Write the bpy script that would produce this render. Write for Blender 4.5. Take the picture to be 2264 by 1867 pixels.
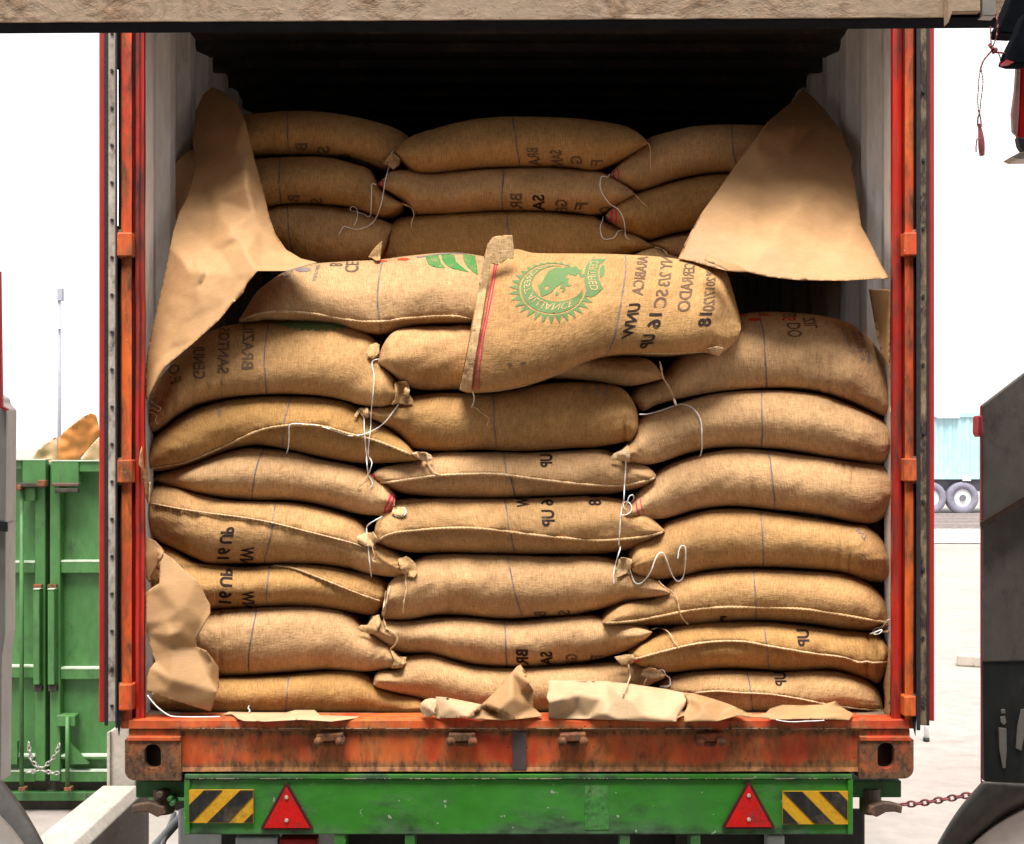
import bpy, bmesh, math, random
import numpy as np
from mathutils import Vector, noise
from mathutils.bvhtree import BVHTree
from mathutils.geometry import delaunay_2d_cdt

random.seed(4)
for o in list(bpy.data.objects):
    bpy.data.objects.remove(o, do_unlink=True)
SC = bpy.context.scene
COL = SC.collection
R = math.radians

# ------------------------------------------------------------------ camera
FPX, D0, HC, CX, HZ, CAMX = 2859.0, 4.0, 2.25, 1132.0, 990.0, -0.022
cam = bpy.data.cameras.new('camera')
cam.sensor_width = 36.0
cam.lens = FPX / 2264.0 * 36.0
cam.shift_y = (HZ - 933.5) / 2264.0
cam.clip_start = 0.05
cam.clip_end = 3000.0
camo = bpy.data.objects.new('camera', cam)
camo.location = (CAMX, -D0, HC)
camo.rotation_euler = (R(90), 0, 0)
COL.objects.link(camo)
SC.camera = camo

# ------------------------------------------------------------------ world, sun, exposure
SUN_EL, SUN_AZ = R(68), R(187)          # high, from behind the photographer
w = bpy.data.worlds.new('World')
SC.world = w
w.use_nodes = True
nt = w.node_tree
nt.nodes.clear()
sky = nt.nodes.new('ShaderNodeTexSky')
sky.sky_type = 'NISHITA'
sky.sun_disc = False
sky.sun_elevation = SUN_EL
sky.sun_rotation = SUN_AZ
sky.air_density = 1.0
sky.dust_density = 1.0
hs = nt.nodes.new('ShaderNodeHueSaturation')
hs.inputs['Saturation'].default_value = 0.12
bg = nt.nodes.new('ShaderNodeBackground')
bg.inputs['Strength'].default_value = 0.13
wo = nt.nodes.new('ShaderNodeOutputWorld')
nt.links.new(sky.outputs[0], hs.inputs['Color'])
veil = nt.nodes.new('ShaderNodeMix')            # thin bright cloud over the whole sky
veil.data_type = 'RGBA'
veil.inputs[0].default_value = 0.75
veil.inputs[7].default_value = (6.6, 6.7, 6.8, 1)
nt.links.new(hs.outputs[0], veil.inputs[6])
nt.links.new(veil.outputs[2], bg.inputs['Color'])
nt.links.new(bg.outputs[0], wo.inputs[0])
sl = bpy.data.lights.new('sun', 'SUN')
sl.energy = 4.3
sl.angle = R(30)
sl.color = (1.0, 0.965, 0.925)
so = bpy.data.objects.new('sun', sl)
sd = Vector((math.sin(SUN_AZ) * math.cos(SUN_EL), math.cos(SUN_AZ) * math.cos(SUN_EL), math.sin(SUN_EL)))
so.rotation_euler = sd.to_track_quat('Z', 'Y').to_euler()
so.location = (0, -10, 12)
COL.objects.link(so)
SC.view_settings.view_transform = 'Standard'
SC.view_settings.look = 'None'
SC.view_settings.exposure = 0.88
SC.view_settings.gamma = 1.0
SC.view_settings.use_curve_mapping = False

# ------------------------------------------------------------------ photo measurements -> metres
CR = {'A': (300, 180, 3.007), 'B': (800, 180, 3.007), 'C': (1300, 180, 3.007), 'D': (300, 540, 3.007),
      'E': (1000, 500, 3.007), 'F': (1300, 640, 3.007), 'G': (300, 980, 3.007), 'H': (800, 820, 3.007),
      'I': (1300, 960, 3.007), 'J': (300, 1200, 3.007), 'K': (800, 1160, 3.007), 'L': (1300, 1200, 3.007),
      'M': (1360, 560, 7.518), 'N': (1120, 560, 8.771), 'O': (400, 1150, 8.68), 'P': (360, 700, 8.771),
      'Q': (1100, 1000, 8.096), 'R': (1120, 300, 7.518), 'S': (1640, 680, 6.578), 'T': (600, 550, 4.385),
      'a': (0, 980, 4.132), 'b': (0, 1380, 3.564), 'c': (1860, 1560, 5.21), 'd': (1960, 0, 4.822),
      'e': (2000, 780, 3.773), 'f': (200, 40, 5.786), 'g': (1080, 1560, 4.385), 'q': (0, 0, 1.0),
      '1': (0, 0, 1.8595), '2': (1132, 0, 1.8595), '3': (0, 600, 1.8595), '4': (1132, 600, 1.8595),
      '5': (0, 1220, 1.8595), '6': (1132, 1220, 1.8595)}

def pts(s):
    """'D 60 1180 50 1120 E 0 1' -> list of measured points"""
    out, c, buf = [], None, []
    for t in s.replace(',', ' ').split():
        if t in CR and not (t.isdigit() and buf) and (not t.isdigit() or c is None):
            c = CR[t]
        else:
            buf.append(float(t))
            if len(buf) == 2:
                out.append((c[0] + buf[0] / c[2], c[1] + buf[1] / c[2]))
                buf = []
    return out

def U(px, py, y=0.0):
    d = D0 + y
    return Vector((CAMX + (px - CX) * d / FPX, y, HC - (py - HZ) * d / FPX))

def pix(p):
    d = D0 + p[1]
    return (CX + (p[0] - CAMX) * FPX / d, HZ - (p[2] - HC) * FPX / d)

CAMP = Vector((CAMX, -D0, HC))

# ------------------------------------------------------------------ materials
def newmat(name):
    m = bpy.data.materials.new(name)
    m.use_nodes = True
    n = m.node_tree
    n.nodes.clear()
    out = n.nodes.new('ShaderNodeOutputMaterial')
    b = n.nodes.new('ShaderNodeBsdfPrincipled')
    n.links.new(b.outputs[0], out.inputs[0])
    return m, n, b

def nd(n, typ, **kw):
    x = n.nodes.new(typ)
    for k, v in kw.items():
        setattr(x, k, v)
    return x

def mapping(n, src, scale):
    mp = nd(n, 'ShaderNodeMapping')
    mp.inputs['Scale'].default_value = scale
    n.links.new(src, mp.inputs['Vector'])
    return mp.outputs[0]

def ntex(n, vec, scale, detail=3.0, rough=0.55, dist=0.0):
    t = nd(n, 'ShaderNodeTexNoise')
    t.inputs['Scale'].default_value = scale
    t.inputs['Detail'].default_value = detail
    t.inputs['Roughness'].default_value = rough
    t.inputs['Distortion'].default_value = dist
    n.links.new(vec, t.inputs['Vector'])
    return t.outputs['Fac']

def ramp(n, src, stops):
    r = nd(n, 'ShaderNodeValToRGB')
    el = r.color_ramp.elements
    while len(el) < len(stops):
        el.new(0.5)
    for e, (p, c) in zip(el, stops):
        e.position = p
        e.color = (*c, 1) if isinstance(c, tuple) else (c, c, c, 1)
    n.links.new(src, r.inputs['Fac'])
    return r.outputs['Color']

def mixc(n, fac, a, b, mode='MIX'):
    m = nd(n, 'ShaderNodeMix', data_type='RGBA', blend_type=mode)
    def put(sock, v):
        if isinstance(v, tuple):
            sock.default_value = (*v, 1)
        elif isinstance(v, (int, float)):
            sock.default_value = v
        else:
            n.links.new(v, sock)
    put(m.inputs[0], fac)
    put(m.inputs[6], a)
    put(m.inputs[7], b)
    return m.outputs[2]

def math_(n, op, a, b=0.0, c=None):
    m = nd(n, 'ShaderNodeMath', operation=op)
    for i, v in enumerate((a, b, c)):
        if v is None:
            continue
        if isinstance(v, (int, float)):
            m.inputs[i].default_value = v
        else:
            n.links.new(v, m.inputs[i])
    return m.outputs[0]

def bump(n, b, h, strength=0.5, dist=0.002):
    x = nd(n, 'ShaderNodeBump')
    x.inputs['Strength'].default_value = strength
    x.inputs['Distance'].default_value = dist
    n.links.new(h, x.inputs['Height'])
    n.links.new(x.outputs[0], b.inputs['Normal'])

def burlap(name, base=(0.47, 0.272, 0.120), uv=True):
    m, n, b = newmat(name)
    tc = nd(n, 'ShaderNodeTexCoord')
    src = tc.outputs['UV'] if uv else tc.outputs['Object']
    t1 = ntex(n, mapping(n, src, (260, 34, 34)), 1.0, 2.0, 0.6)
    t2 = ntex(n, mapping(n, src, (34, 260, 260)), 1.0, 2.0, 0.6)
    big = ntex(n, src, 7.0, 4.0, 0.6)
    med = ntex(n, mapping(n, src, (55, 14, 14)), 1.0, 3.0, 0.6)
    spk = ntex(n, src, 330.0, 1.0, 0.5)
    th = math_(n, 'ADD', math_(n, 'MULTIPLY', t1, 0.6), math_(n, 'MULTIPLY', t2, 0.4))
    lo = tuple(c * f for c, f in zip(base, (0.66, 0.60, 0.52)))
    hi = tuple(min(1, c * f) for c, f in zip(base, (1.22, 1.26, 1.32)))
    col = ramp(n, th, [(0.30, lo), (0.5, base), (0.70, hi)])
    stain = ntex(n, mapping(n, src, (1.0, 1.6, 1)), 4.2, 6.0, 0.7)
    col = mixc(n, math_(n, 'MULTIPLY', ramp(n, stain, [(0.55, 0.0), (0.72, 1.0)]), 0.35), col, tuple(c * 0.55 for c in base))
    g = ramp(n, big, [(0.3, 0.84), (0.7, 1.12)])
    col = mixc(n, 1.0, col, g, 'MULTIPLY')
    g2 = ramp(n, med, [(0.3, 0.9), (0.7, 1.08)])
    col = mixc(n, 1.0, col, g2, 'MULTIPLY')
    sp = ramp(n, spk, [(0.70, 0.0), (0.78, 1.0)])
    col = mixc(n, sp, col, tuple(c * 0.45 for c in base))
    oi = nd(n, 'ShaderNodeObjectInfo')
    hsn = nd(n, 'ShaderNodeHueSaturation')
    n.links.new(math_(n, 'MULTIPLY_ADD', oi.outputs['Random'], 0.24, 0.86), hsn.inputs['Value'])
    n.links.new(math_(n, 'MULTIPLY_ADD', oi.outputs['Random'], -0.16, 1.10), hsn.inputs['Saturation'])
    n.links.new(col, hsn.inputs['Color'])
    n.links.new(hsn.outputs[0], b.inputs['Base Color'])
    b.inputs['Roughness'].default_value = 0.93
    b.inputs['Specular IOR Level'].default_value = 0.15
    bump(n, b, math_(n, 'ADD', th, math_(n, 'MULTIPLY', ntex(n, src, 60.0, 3.0, 0.6), 1.1)), 1.0, 0.0026)
    return m

def ink(name, color, fade=0.42, scale=260.0):
    """print soaked into cloth: colour broken up by the threads"""
    m, n, b = newmat(name)
    tc = nd(n, 'ShaderNodeTexCoord')
    f = ntex(n, tc.outputs['Object'], scale, 2.0, 0.7)
    f2 = ntex(n, tc.outputs['Object'], 22.0, 2.0, 0.6)
    s = math_(n, 'ADD', math_(n, 'MULTIPLY', f, 0.6), math_(n, 'MULTIPLY', f2, 0.4))
    k = ramp(n, s, [(fade - 0.14, 1.0), (fade + 0.06, 0.0)])
    col = mixc(n, k, color, (0.42, 0.27, 0.14))
    n.links.new(col, b.inputs['Base Color'])
    b.inputs['Roughness'].default_value = 0.95
    b.inputs['Specular IOR Level'].default_value = 0.1
    bump(n, b, f, 0.5, 0.001)
    return m

def paper(name, base=(0.43, 0.243, 0.108)):
    m, n, b = newmat(name)
    tc = nd(n, 'ShaderNodeTexCoord')
    a = ntex(n, tc.outputs['Object'], 9.0, 5.0, 0.6)
    f = ntex(n, mapping(n, tc.outputs['Object'], (40, 40, 300)), 1.0, 2.0, 0.5)
    c = ramp(n, a, [(0.3, tuple(x * 0.86 for x in base)), (0.7, tuple(min(1, x * 1.1) for x in base))])
    c = mixc(n, 1.0, c, ramp(n, f, [(0.3, 0.94), (0.7, 1.05)]), 'MULTIPLY')
    n.links.new(c, b.inputs['Base Color'])
    b.inputs['Roughness'].default_value = 0.62
    b.inputs['Specular IOR Level'].default_value = 0.3
    cr = nd(n, 'ShaderNodeTexVoronoi', feature='DISTANCE_TO_EDGE')
    cr.inputs['Scale'].default_value = 9.0
    n.links.new(tc.outputs['Object'], cr.inputs['Vector'])
    h = math_(n, 'ADD', math_(n, 'MULTIPLY', a, 0.5), math_(n, 'MINIMUM', cr.outputs[0], 0.08))
    bump(n, b, h, 0.22, 0.010)
    return m

def paint(name, base, alt, rust, amount=0.5, scale=6.0, stretch=(1, 1, 0.35), rough=0.55, metal=0.0,
          chips=None, bmp=0.4, bands=()):
    """worn paint: base and a faded tone, with rust patches and streaks"""
    m, n, b = newmat(name)
    tc = nd(n, 'ShaderNodeTexCoord')
    src = tc.outputs['Object']
    v = mapping(n, src, stretch)
    a = ntex(n, v, scale, 5.0, 0.62)
    c = ramp(n, a, [(0.38, base), (0.62, alt)])
    fine = ntex(n, v, scale * 9, 3.0, 0.6)
    c = mixc(n, 1.0, c, ramp(n, fine, [(0.3, 0.86), (0.7, 1.1)]), 'MULTIPLY')
    r1 = ntex(n, v, scale * 2.1, 6.0, 0.72, 0.4)
    r2 = ntex(n, src, scale * 0.7, 3.0, 0.6)
    rr = math_(n, 'ADD', math_(n, 'MULTIPLY', r1, 0.7), math_(n, 'MULTIPLY', r2, 0.3))
    if bands:
        sx = nd(n, 'ShaderNodeSeparateXYZ')
        n.links.new(src, sx.inputs[0])
        for (zc, zw, st) in bands:          # grime gathered along an edge of the steel
            dz = math_(n, 'ABSOLUTE', math_(n, 'SUBTRACT', sx.outputs[2], zc))
            bz = math_(n, 'MAXIMUM', math_(n, 'SUBTRACT', 1.0, math_(n, 'DIVIDE', dz, zw)), 0.0)
            rr = math_(n, 'ADD', rr, math_(n, 'MULTIPLY', bz, st))
    lo = 0.72 - 0.3 * amount
    k = ramp(n, rr, [(lo - 0.07, 0.0), (lo + 0.08, 1.0)])
    rc = ramp(n, fine, [(0.35, tuple(x * 0.42 for x in rust)), (0.5, rust), (0.68, tuple(min(1, x * 1.5) for x in rust))])
    stn = ntex(n, mapping(n, src, (stretch[0] * 3.2, stretch[1], stretch[2] * 0.8)), scale * 1.3, 5.0, 0.7)
    c = mixc(n, math_(n, 'MULTIPLY', ramp(n, stn, [(0.50, 0.0), (0.66, 1.0)]), 0.55 * amount), c, tuple(x * 1.2 for x in rust))
    c = mixc(n, k, c, rc)
    if chips:
        ch = ntex(n, src, scale * 14, 2.0, 0.5)
        c = mixc(n, ramp(n, ch, [(0.71, 0.0), (0.74, 1.0)]), c, chips)
    n.links.new(c, b.inputs['Base Color'])
    n.links.new(math_(n, 'MULTIPLY_ADD', k, 0.3, rough), b.inputs['Roughness'])
    b.inputs['Metallic'].default_value = metal
    hgt = math_(n, 'ADD', math_(n, 'MULTIPLY', k, 0.5), math_(n, 'MULTIPLY', fine, 0.6))
    bump(n, b, hgt, bmp, 0.003)
    return m

def plain(name, c, rough=0.8, var=0.12, scale=30.0, metal=0.0, spec=0.4):
    m, n, b = newmat(name)
    tc = nd(n, 'ShaderNodeTexCoord')
    a = ntex(n, tc.outputs['Object'], scale, 4.0, 0.6)
    col = ramp(n, a, [(0.3, tuple(x * (1 - var) for x in c)), (0.7, tuple(min(1, x * (1 + var)) for x in c))])
    n.links.new(col, b.inputs['Base Color'])
    b.inputs['Roughness'].default_value = rough
    b.inputs['Metallic'].default_value = metal
    bump(n, b, a, 0.2, 0.002)
    b.inputs['Specular IOR Level'].default_value = spec
    return m

M_SACK = burlap('burlap')
M_EAR = burlap('burlap_edge', (0.58, 0.38, 0.20), uv=False)
M_SEAM = burlap('burlap_seam', (0.60, 0.41, 0.23), uv=False)
M_STRING = plain('white_string', (0.82, 0.80, 0.76), 0.8, 0.08, 200)
M_TWINE = plain('jute_twine', (0.62, 0.42, 0.23), 0.9, 0.2, 300)
M_THREAD = ink('crimson_thread', (0.62, 0.03, 0.09), 0.34)
M_BLACK = ink('black_ink', (0.035, 0.022, 0.02), 0.36)
M_BROWN = ink('worn_ink', (0.14, 0.085, 0.055), 0.42)
M_GREENINK = ink('green_ink', (0.125, 0.205, 0.082), 0.36, 190)
M_LEAF = ink('leaf_green_ink', (0.07, 0.22, 0.06), 0.42, 190)
M_REDINK = ink('red_ink', (0.60, 0.06, 0.02), 0.36)
M_BLUEINK = ink('blue_ink', (0.17, 0.16, 0.19), 0.50)
M_STRIPE = ink('blue_stripe', (0.115, 0.11, 0.145), 0.48)
M_BARE = burlap('burlap_unprinted', (0.53, 0.33, 0.16), uv=False)
M_PAPER = paper('kraft_paper')
M_PAPER2 = paper('kraft_paper_pale', (0.53, 0.355, 0.20))
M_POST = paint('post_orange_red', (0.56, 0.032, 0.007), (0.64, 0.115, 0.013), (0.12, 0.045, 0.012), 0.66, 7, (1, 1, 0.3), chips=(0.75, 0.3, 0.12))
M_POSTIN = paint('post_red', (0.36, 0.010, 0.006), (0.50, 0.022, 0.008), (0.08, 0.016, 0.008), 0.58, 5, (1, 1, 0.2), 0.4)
M_SILL = paint('sill_rusty_red', (0.50, 0.045, 0.010), (0.58, 0.13, 0.024), (0.21, 0.086, 0.026), 0.56, 6, (1, 1, 0.42), chips=(0.04, 0.018, 0.01), bands=((0.152, 0.022, 0.20), (0.030, 0.034, 0.26)))
M_CAST = paint('casting_rust', (0.36, 0.06, 0.014), (0.30, 0.10, 0.02), (0.10, 0.045, 0.018), 0.90, 9, (1, 1, 0.7), chips=(0.30, 0.33, 0.24), bands=((0.0, 0.03, 0.2),))
M_DOORRED = paint('door_red', (0.34, 0.010, 0.008), (0.42, 0.022, 0.012), (0.15, 0.03, 0.02), 0.3, 4)
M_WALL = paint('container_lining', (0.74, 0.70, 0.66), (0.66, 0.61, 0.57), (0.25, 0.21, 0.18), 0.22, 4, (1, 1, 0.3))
M_ROOF = paint('container_ceiling', (0.028, 0.025, 0.025), (0.02, 0.018, 0.018), (0.06, 0.04, 0.03), 0.5, 5)  # deep shade of the interior put into this near-black colour
M_GASKET = plain('rubber_gasket', (0.018, 0.017, 0.02), 0.6, 0.3, 60)
M_STRIP = paint('gasket_strip', (0.50, 0.43, 0.35), (0.38, 0.32, 0.26), (0.10, 0.06, 0.035), 0.5, 14, (1, 1, 0.5), metal=0.0)
M_RUSTSTRIP = paint('rusty_strip', (0.20, 0.13, 0.07), (0.28, 0.20, 0.11), (0.04, 0.02, 0.012), 0.8, 14, (1, 1, 0.4))
M_TRAILER = paint('trailer_green', (0.028, 0.19, 0.010), (0.042, 0.215, 0.026), (0.045, 0.10, 0.04), 0.44, 3, (0.5, 1, 1), 0.45, chips=(0.30, 0.34, 0.26), bmp=0.2, bands=((1.05, 0.05, 0.16), (1.23, 0.02, 0.10)))
M_TRAILDK = paint('trailer_green_grimy', (0.020, 0.10, 0.018), (0.03, 0.12, 0.03), (0.05, 0.035, 0.02), 0.5, 6)
M_CHASSIS = plain('chassis_black', (0.02, 0.018, 0.016), 0.7, 0.4, 18)
M_IRON = paint('forged_iron', (0.06, 0.035, 0.025), (0.10, 0.06, 0.04), (0.14, 0.07, 0.03), 0.5, 20)
M_YELLOW = paint('hazard_yellow', (0.62, 0.33, 0.012), (0.56, 0.28, 0.012), (0.20, 0.12, 0.03), 0.42, 9, (1, 1, 1), 0.45, bmp=0.1)
M_HBLACK = paint('hazard_black', (0.010, 0.010, 0.010), (0.016, 0.015, 0.013), (0.07, 0.05, 0.03), 0.5, 9, (1, 1, 1), 0.5, bmp=0.1)
M_TRI = paint('reflector_red', (0.60, 0.008, 0.006), (0.52, 0.008, 0.006), (0.20, 0.01, 0.008), 0.42, 12, (1, 1, 1), 0.4, bmp=0.1)
M_TRIEDGE = plain('reflector_rim', (0.06, 0.012, 0.012), 0.5, 0.2, 60)
M_BOLT = plain('bolt_grey', (0.50, 0.45, 0.38), 0.5, 0.2, 120, 0.3)
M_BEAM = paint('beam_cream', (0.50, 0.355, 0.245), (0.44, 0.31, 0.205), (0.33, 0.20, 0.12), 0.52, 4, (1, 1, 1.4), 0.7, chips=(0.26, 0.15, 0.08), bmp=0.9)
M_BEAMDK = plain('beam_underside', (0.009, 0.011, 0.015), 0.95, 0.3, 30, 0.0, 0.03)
M_BIN = paint('bin_green', (0.038, 0.135, 0.028), (0.055, 0.17, 0.042), (0.035, 0.07, 0.025), 0.42, 3, (1, 1, 0.5), chips=(0.16, 0.10, 0.07))
M_BINTOP = plain('bin_edge_worn', (0.42, 0.50, 0.38), 0.7, 0.2, 20)
M_BINDK = plain('bin_dark_steel', (0.035, 0.03, 0.02), 0.8, 0.5, 12)  # even dark steel for skid, latches and handle caps
M_CONC = paint('painted_concrete', (0.46, 0.41, 0.35), (0.40, 0.345, 0.29), (0.26, 0.20, 0.15), 0.3, 5, (1, 1, 1), 0.85, chips=(0.3, 0.24, 0.18), bmp=0.5)
M_TYRE = plain('tyre_rubber', (0.02, 0.02, 0.02), 0.85, 0.3, 30)
M_FARTYRE = plain('haze_faded_tyre', (0.20, 0.19, 0.24), 0.85, 0.15, 8)  # rubber greyed in colour to stand for distance haze
M_RIM = plain('steel_rim', (0.72, 0.72, 0.72), 0.5, 0.08, 12)
M_BLUE = paint('pale_blue_container', (0.40, 0.60, 0.64), (0.34, 0.54, 0.60), (0.24, 0.38, 0.48), 0.25, 0.8, (1, 1, 0.3))  # blue paled so the paint itself carries the distance haze
M_FARDK = plain('far_chassis', (0.14, 0.14, 0.16), 0.8, 0.2, 4)  # chassis black lifted to grey, haze put into the colour
M_RAIL = plain('rail_steel', (0.27, 0.23, 0.22), 0.6, 0.15, 10)
M_GREY = paint('loader_grey', (0.22, 0.19, 0.165), (0.28, 0.235, 0.20), (0.12, 0.10, 0.085), 0.5, 4, (1, 1, 0.6), 0.65, chips=(0.22, 0.17, 0.13))
M_GREYDK = paint('loader_dark', (0.035, 0.04, 0.042), (0.06, 0.06, 0.055), (0.12, 0.11, 0.10), 0.4, 5, (1, 1, 0.7), 0.5)
M_REDEDGE = plain('red_edge', (0.55, 0.06, 0.07), 0.5, 0.1, 20)
M_CHUTE = paint('worn_chute', (0.22, 0.20, 0.18), (0.34, 0.31, 0.28), (0.22, 0.09, 0.08), 0.5, 3, (1, 1, 1), 0.4, chips=(0.1, 0.3, 0.08))
M_REDROPE = plain('red_cord', (0.45, 0.12, 0.12), 0.9, 0.3, 150)
M_REDGLOSS = plain('red_housing', (0.62, 0.015, 0.015), 0.3, 0.1, 12)
M_POLE = plain('far_pole', (0.30, 0.30, 0.36), 0.7, 0.1, 3)
M_CHAIN = plain('chain_rust', (0.20, 0.05, 0.05), 0.6, 0.4, 60, 0.3)
M_CHAINGR = plain('chain_steel', (0.30, 0.28, 0.25), 0.5, 0.4, 60, 0.5)
M_DARKPAINT = plain('dark_touch_up_paint', (0.075, 0.055, 0.055), 0.6, 0.2, 40)
M_DIAG = plain('grey_bar', (0.36, 0.37, 0.36), 0.6, 0.15, 20)

def ground_mat():
    m, n, b = newmat('worn_concrete_yard')
    tc = nd(n, 'ShaderNodeTexCoord')
    s = tc.outputs['Object']
    a = ntex(n, s, 0.35, 6.0, 0.6)
    f = ntex(n, s, 7.0, 5.0, 0.65)
    st = ntex(n, mapping(n, s, (0.5, 3.0, 1)), 2.0, 5.0, 0.65)
    c = ramp(n, a, [(0.3, (0.26, 0.22, 0.195)), (0.7, (0.33, 0.295, 0.265))])
    c = mixc(n, 1.0, c, ramp(n, f, [(0.3, 0.86), (0.7, 1.08)]), 'MULTIPLY')
    c = mixc(n, ramp(n, st, [(0.56, 0.0), (0.72, 0.55)]), c, (0.19, 0.15, 0.12))
    n.links.new(c, b.inputs['Base Color'])
    b.inputs['Roughness'].default_value = 0.85
    bump(n, b, f, 0.4, 0.01)
    return m
M_GROUND = ground_mat()

def gravel_mat():
    m, n, b = newmat('track_gravel')
    tc = nd(n, 'ShaderNodeTexCoord')
    v = nd(n, 'ShaderNodeTexVoronoi')
    v.inputs['Scale'].default_value = 9.0
    n.links.new(tc.outputs['Object'], v.inputs['Vector'])
    c = ramp(n, v.outputs['Color'], [(0.2, (0.30, 0.26, 0.23)), (0.8, (0.58, 0.55, 0.51))])
    n.links.new(c, b.inputs['Base Color'])
    b.inputs['Roughness'].default_value = 0.9
    bump(n, b, v.outputs['Distance'], 0.8, 0.03)
    return m
M_GRAVEL = gravel_mat()

# ------------------------------------------------------------------ object helpers
def tag(o, label=None, cat=None, group=None, kind=None):
    if label: o['label'] = label
    if cat: o['category'] = cat
    if group: o['group'] = group
    if kind: o['kind'] = kind
    return o

def thing(name, loc, label, cat, group=None):
    o = bpy.data.objects.new(name, None)
    o.location = loc
    o.empty_display_size = 0.1
    COL.objects.link(o)
    return tag(o, label, cat, group)

def wloc(o):
    v = Vector((0, 0, 0))
    while o is not None:
        v = v + o.location
        o = o.parent
    return v

def mk(name, verts, faces, mat, parent=None, smooth=False, origin=None, uvs=None, bevel=0, solid=0, mats=None, fmat=None):
    """one mesh object from world-space vertices"""
    off = wloc(parent) if parent else Vector(origin) if origin else Vector((0, 0, 0))
    me = bpy.data.meshes.new(name)
    me.from_pydata([(v[0] - off[0], v[1] - off[1], v[2] - off[2]) for v in verts], [], faces)
    o = bpy.data.objects.new(name, me)
    COL.objects.link(o)
    if parent:
        o.parent = parent
    elif origin:
        o.location = off
    for m in (mats or [mat]):
        me.materials.append(m)
    if fmat:
        me.polygons.foreach_set('material_index', fmat)
    if smooth:
        me.polygons.foreach_set('use_smooth', [True] * len(me.polygons))
    if uvs is not None:
        ul = me.uv_layers.new(name='UVMap')
        li = np.empty(len(me.loops), dtype=np.int32)
        me.loops.foreach_get('vertex_index', li)
        ul.data.foreach_set('uv', np.asarray(uvs, dtype=np.float32)[li].ravel())
    if bevel:
        b = o.modifiers.new('bevel', 'BEVEL')
        b.width = bevel
        b.segments = 2
        b.limit_method = 'ANGLE'
    if solid:
        s = o.modifiers.new('solid', 'SOLIDIFY')
        s.thickness = solid
        s.offset = 0
    me.update()
    return o

class MB:
    def __init__(s):
        s.v, s.f = [], []
    def add(s, v, f):
        n = len(s.v)
        s.v += [tuple(x) for x in v]
        s.f += [tuple(i + n for i in q) for q in f]
        return s
    def box(s, x0, x1, y0, y1, z0, z1):
        return s.add([(x0, y0, z0), (x1, y0, z0), (x1, y1, z0), (x0, y1, z0), (x0, y0, z1), (x1, y0, z1), (x1, y1, z1), (x0, y1, z1)],
                     [(0, 3, 2, 1), (4, 5, 6, 7), (0, 1, 5, 4), (1, 2, 6, 5), (2, 3, 7, 6), (3, 0, 4, 7)])
    def pbox(s, px0, px1, py0, py1, y, dep):
        """box whose front face covers measured extents at depth y, running back dep"""
        a, b = U(px0, py1, y), U(px1, py0, y)
        return s.box(a.x, b.x, y, y + dep, a.z, b.z)
    def prism(s, poly, y0, y1):
        n = len(poly)
        v = [(p[0], y0, p[1]) for p in poly] + [(p[0], y1, p[1]) for p in poly]
        f = [tuple(range(n)), tuple(range(2 * n - 1, n - 1, -1))] + [(i, i + n, (i + 1) % n + n, (i + 1) % n) for i in range(n)]
        return s.add(v, f)
    def pprism(s, P, y, dep):
        return s.prism([(U(a, b, y).x, U(a, b, y).z) for a, b in P], y, y + dep)
    def cyl(s, p, q, r, n=16, r2=None):
        p, q = Vector(p), Vector(q)
        d = (q - p).normalized()
        a = d.orthogonal().normalized()
        b = d.cross(a)
        r2 = r if r2 is None else r2
        v = [p + (a * math.cos(2 * math.pi * i / n) + b * math.sin(2 * math.pi * i / n)) * r for i in range(n)]
        v += [q + (a * math.cos(2 * math.pi * i / n) + b * math.sin(2 * math.pi * i / n)) * r2 for i in range(n)]
        f = [(i, (i + 1) % n, (i + 1) % n + n, i + n) for i in range(n)] + [tuple(range(n - 1, -1, -1)), tuple(range(n, 2 * n))]
        return s.add(v, f)
    def tube(s, P, r, n=8, close=False, rf=None):
        P = [Vector(p) for p in P]
        N = len(P)
        v, prev = [], None
        for i, p in enumerate(P):
            t = (P[(i + 1) % N if close else min(i + 1, N - 1)] - P[(i - 1) % N if close else max(i - 1, 0)])
            t = t.normalized() if t.length > 1e-9 else Vector((0, 0, 1))
            a = (prev - t * prev.dot(t)) if prev is not None else t.orthogonal()
            a = a.normalized() if a.length > 1e-6 else t.orthogonal().normalized()
            prev = a
            b = t.cross(a)
            rr = r * (rf(i / max(1, N - 1)) if rf else 1)
            v += [p + (a * math.cos(2 * math.pi * k / n) + b * math.sin(2 * math.pi * k / n)) * rr for k in range(n)]
        f = []
        for i in range(N if close else N - 1):
            j = (i + 1) % N
            f += [(i * n + k, i * n + (k + 1) % n, j * n + (k + 1) % n, j * n + k) for k in range(n)]
        if not close:
            f += [tuple(range(n - 1, -1, -1)), tuple(range((N - 1) * n, N * n))]
        return s.add(v, f)
    def make(s, name, mat, parent=None, smooth=False, origin=None, bevel=0):
        return mk(name, s.v, s.f, mat, parent, smooth, origin, bevel=bevel)

def spline(P, N, closed=False):
    """Catmull-Rom through P, N samples evenly along its length"""
    P = [np.array(p, float) for p in P]
    out = []
    n = len(P)
    for i in range(n - 1):
        p0, p1, p2, p3 = P[max(i - 1, 0)], P[i], P[i + 1], P[min(i + 2, n - 1)]
        for k in range(12):
            t = k / 12.0
            a = 0.5
            out.append(a * ((2 * p1) + (-p0 + p2) * t + (2 * p0 - 5 * p1 + 4 * p2 - p3) * t * t + (-p0 + 3 * p1 - 3 * p2 + p3) * t ** 3))
    out.append(P[-1])
    out = np.array(out)
    seg = np.r_[0, np.cumsum(np.linalg.norm(np.diff(out, axis=0), axis=1))]
    s = np.linspace(0, seg[-1], N)
    return np.stack([np.interp(s, seg, out[:, k]) for k in range(out.shape[1])], 1)

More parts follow.
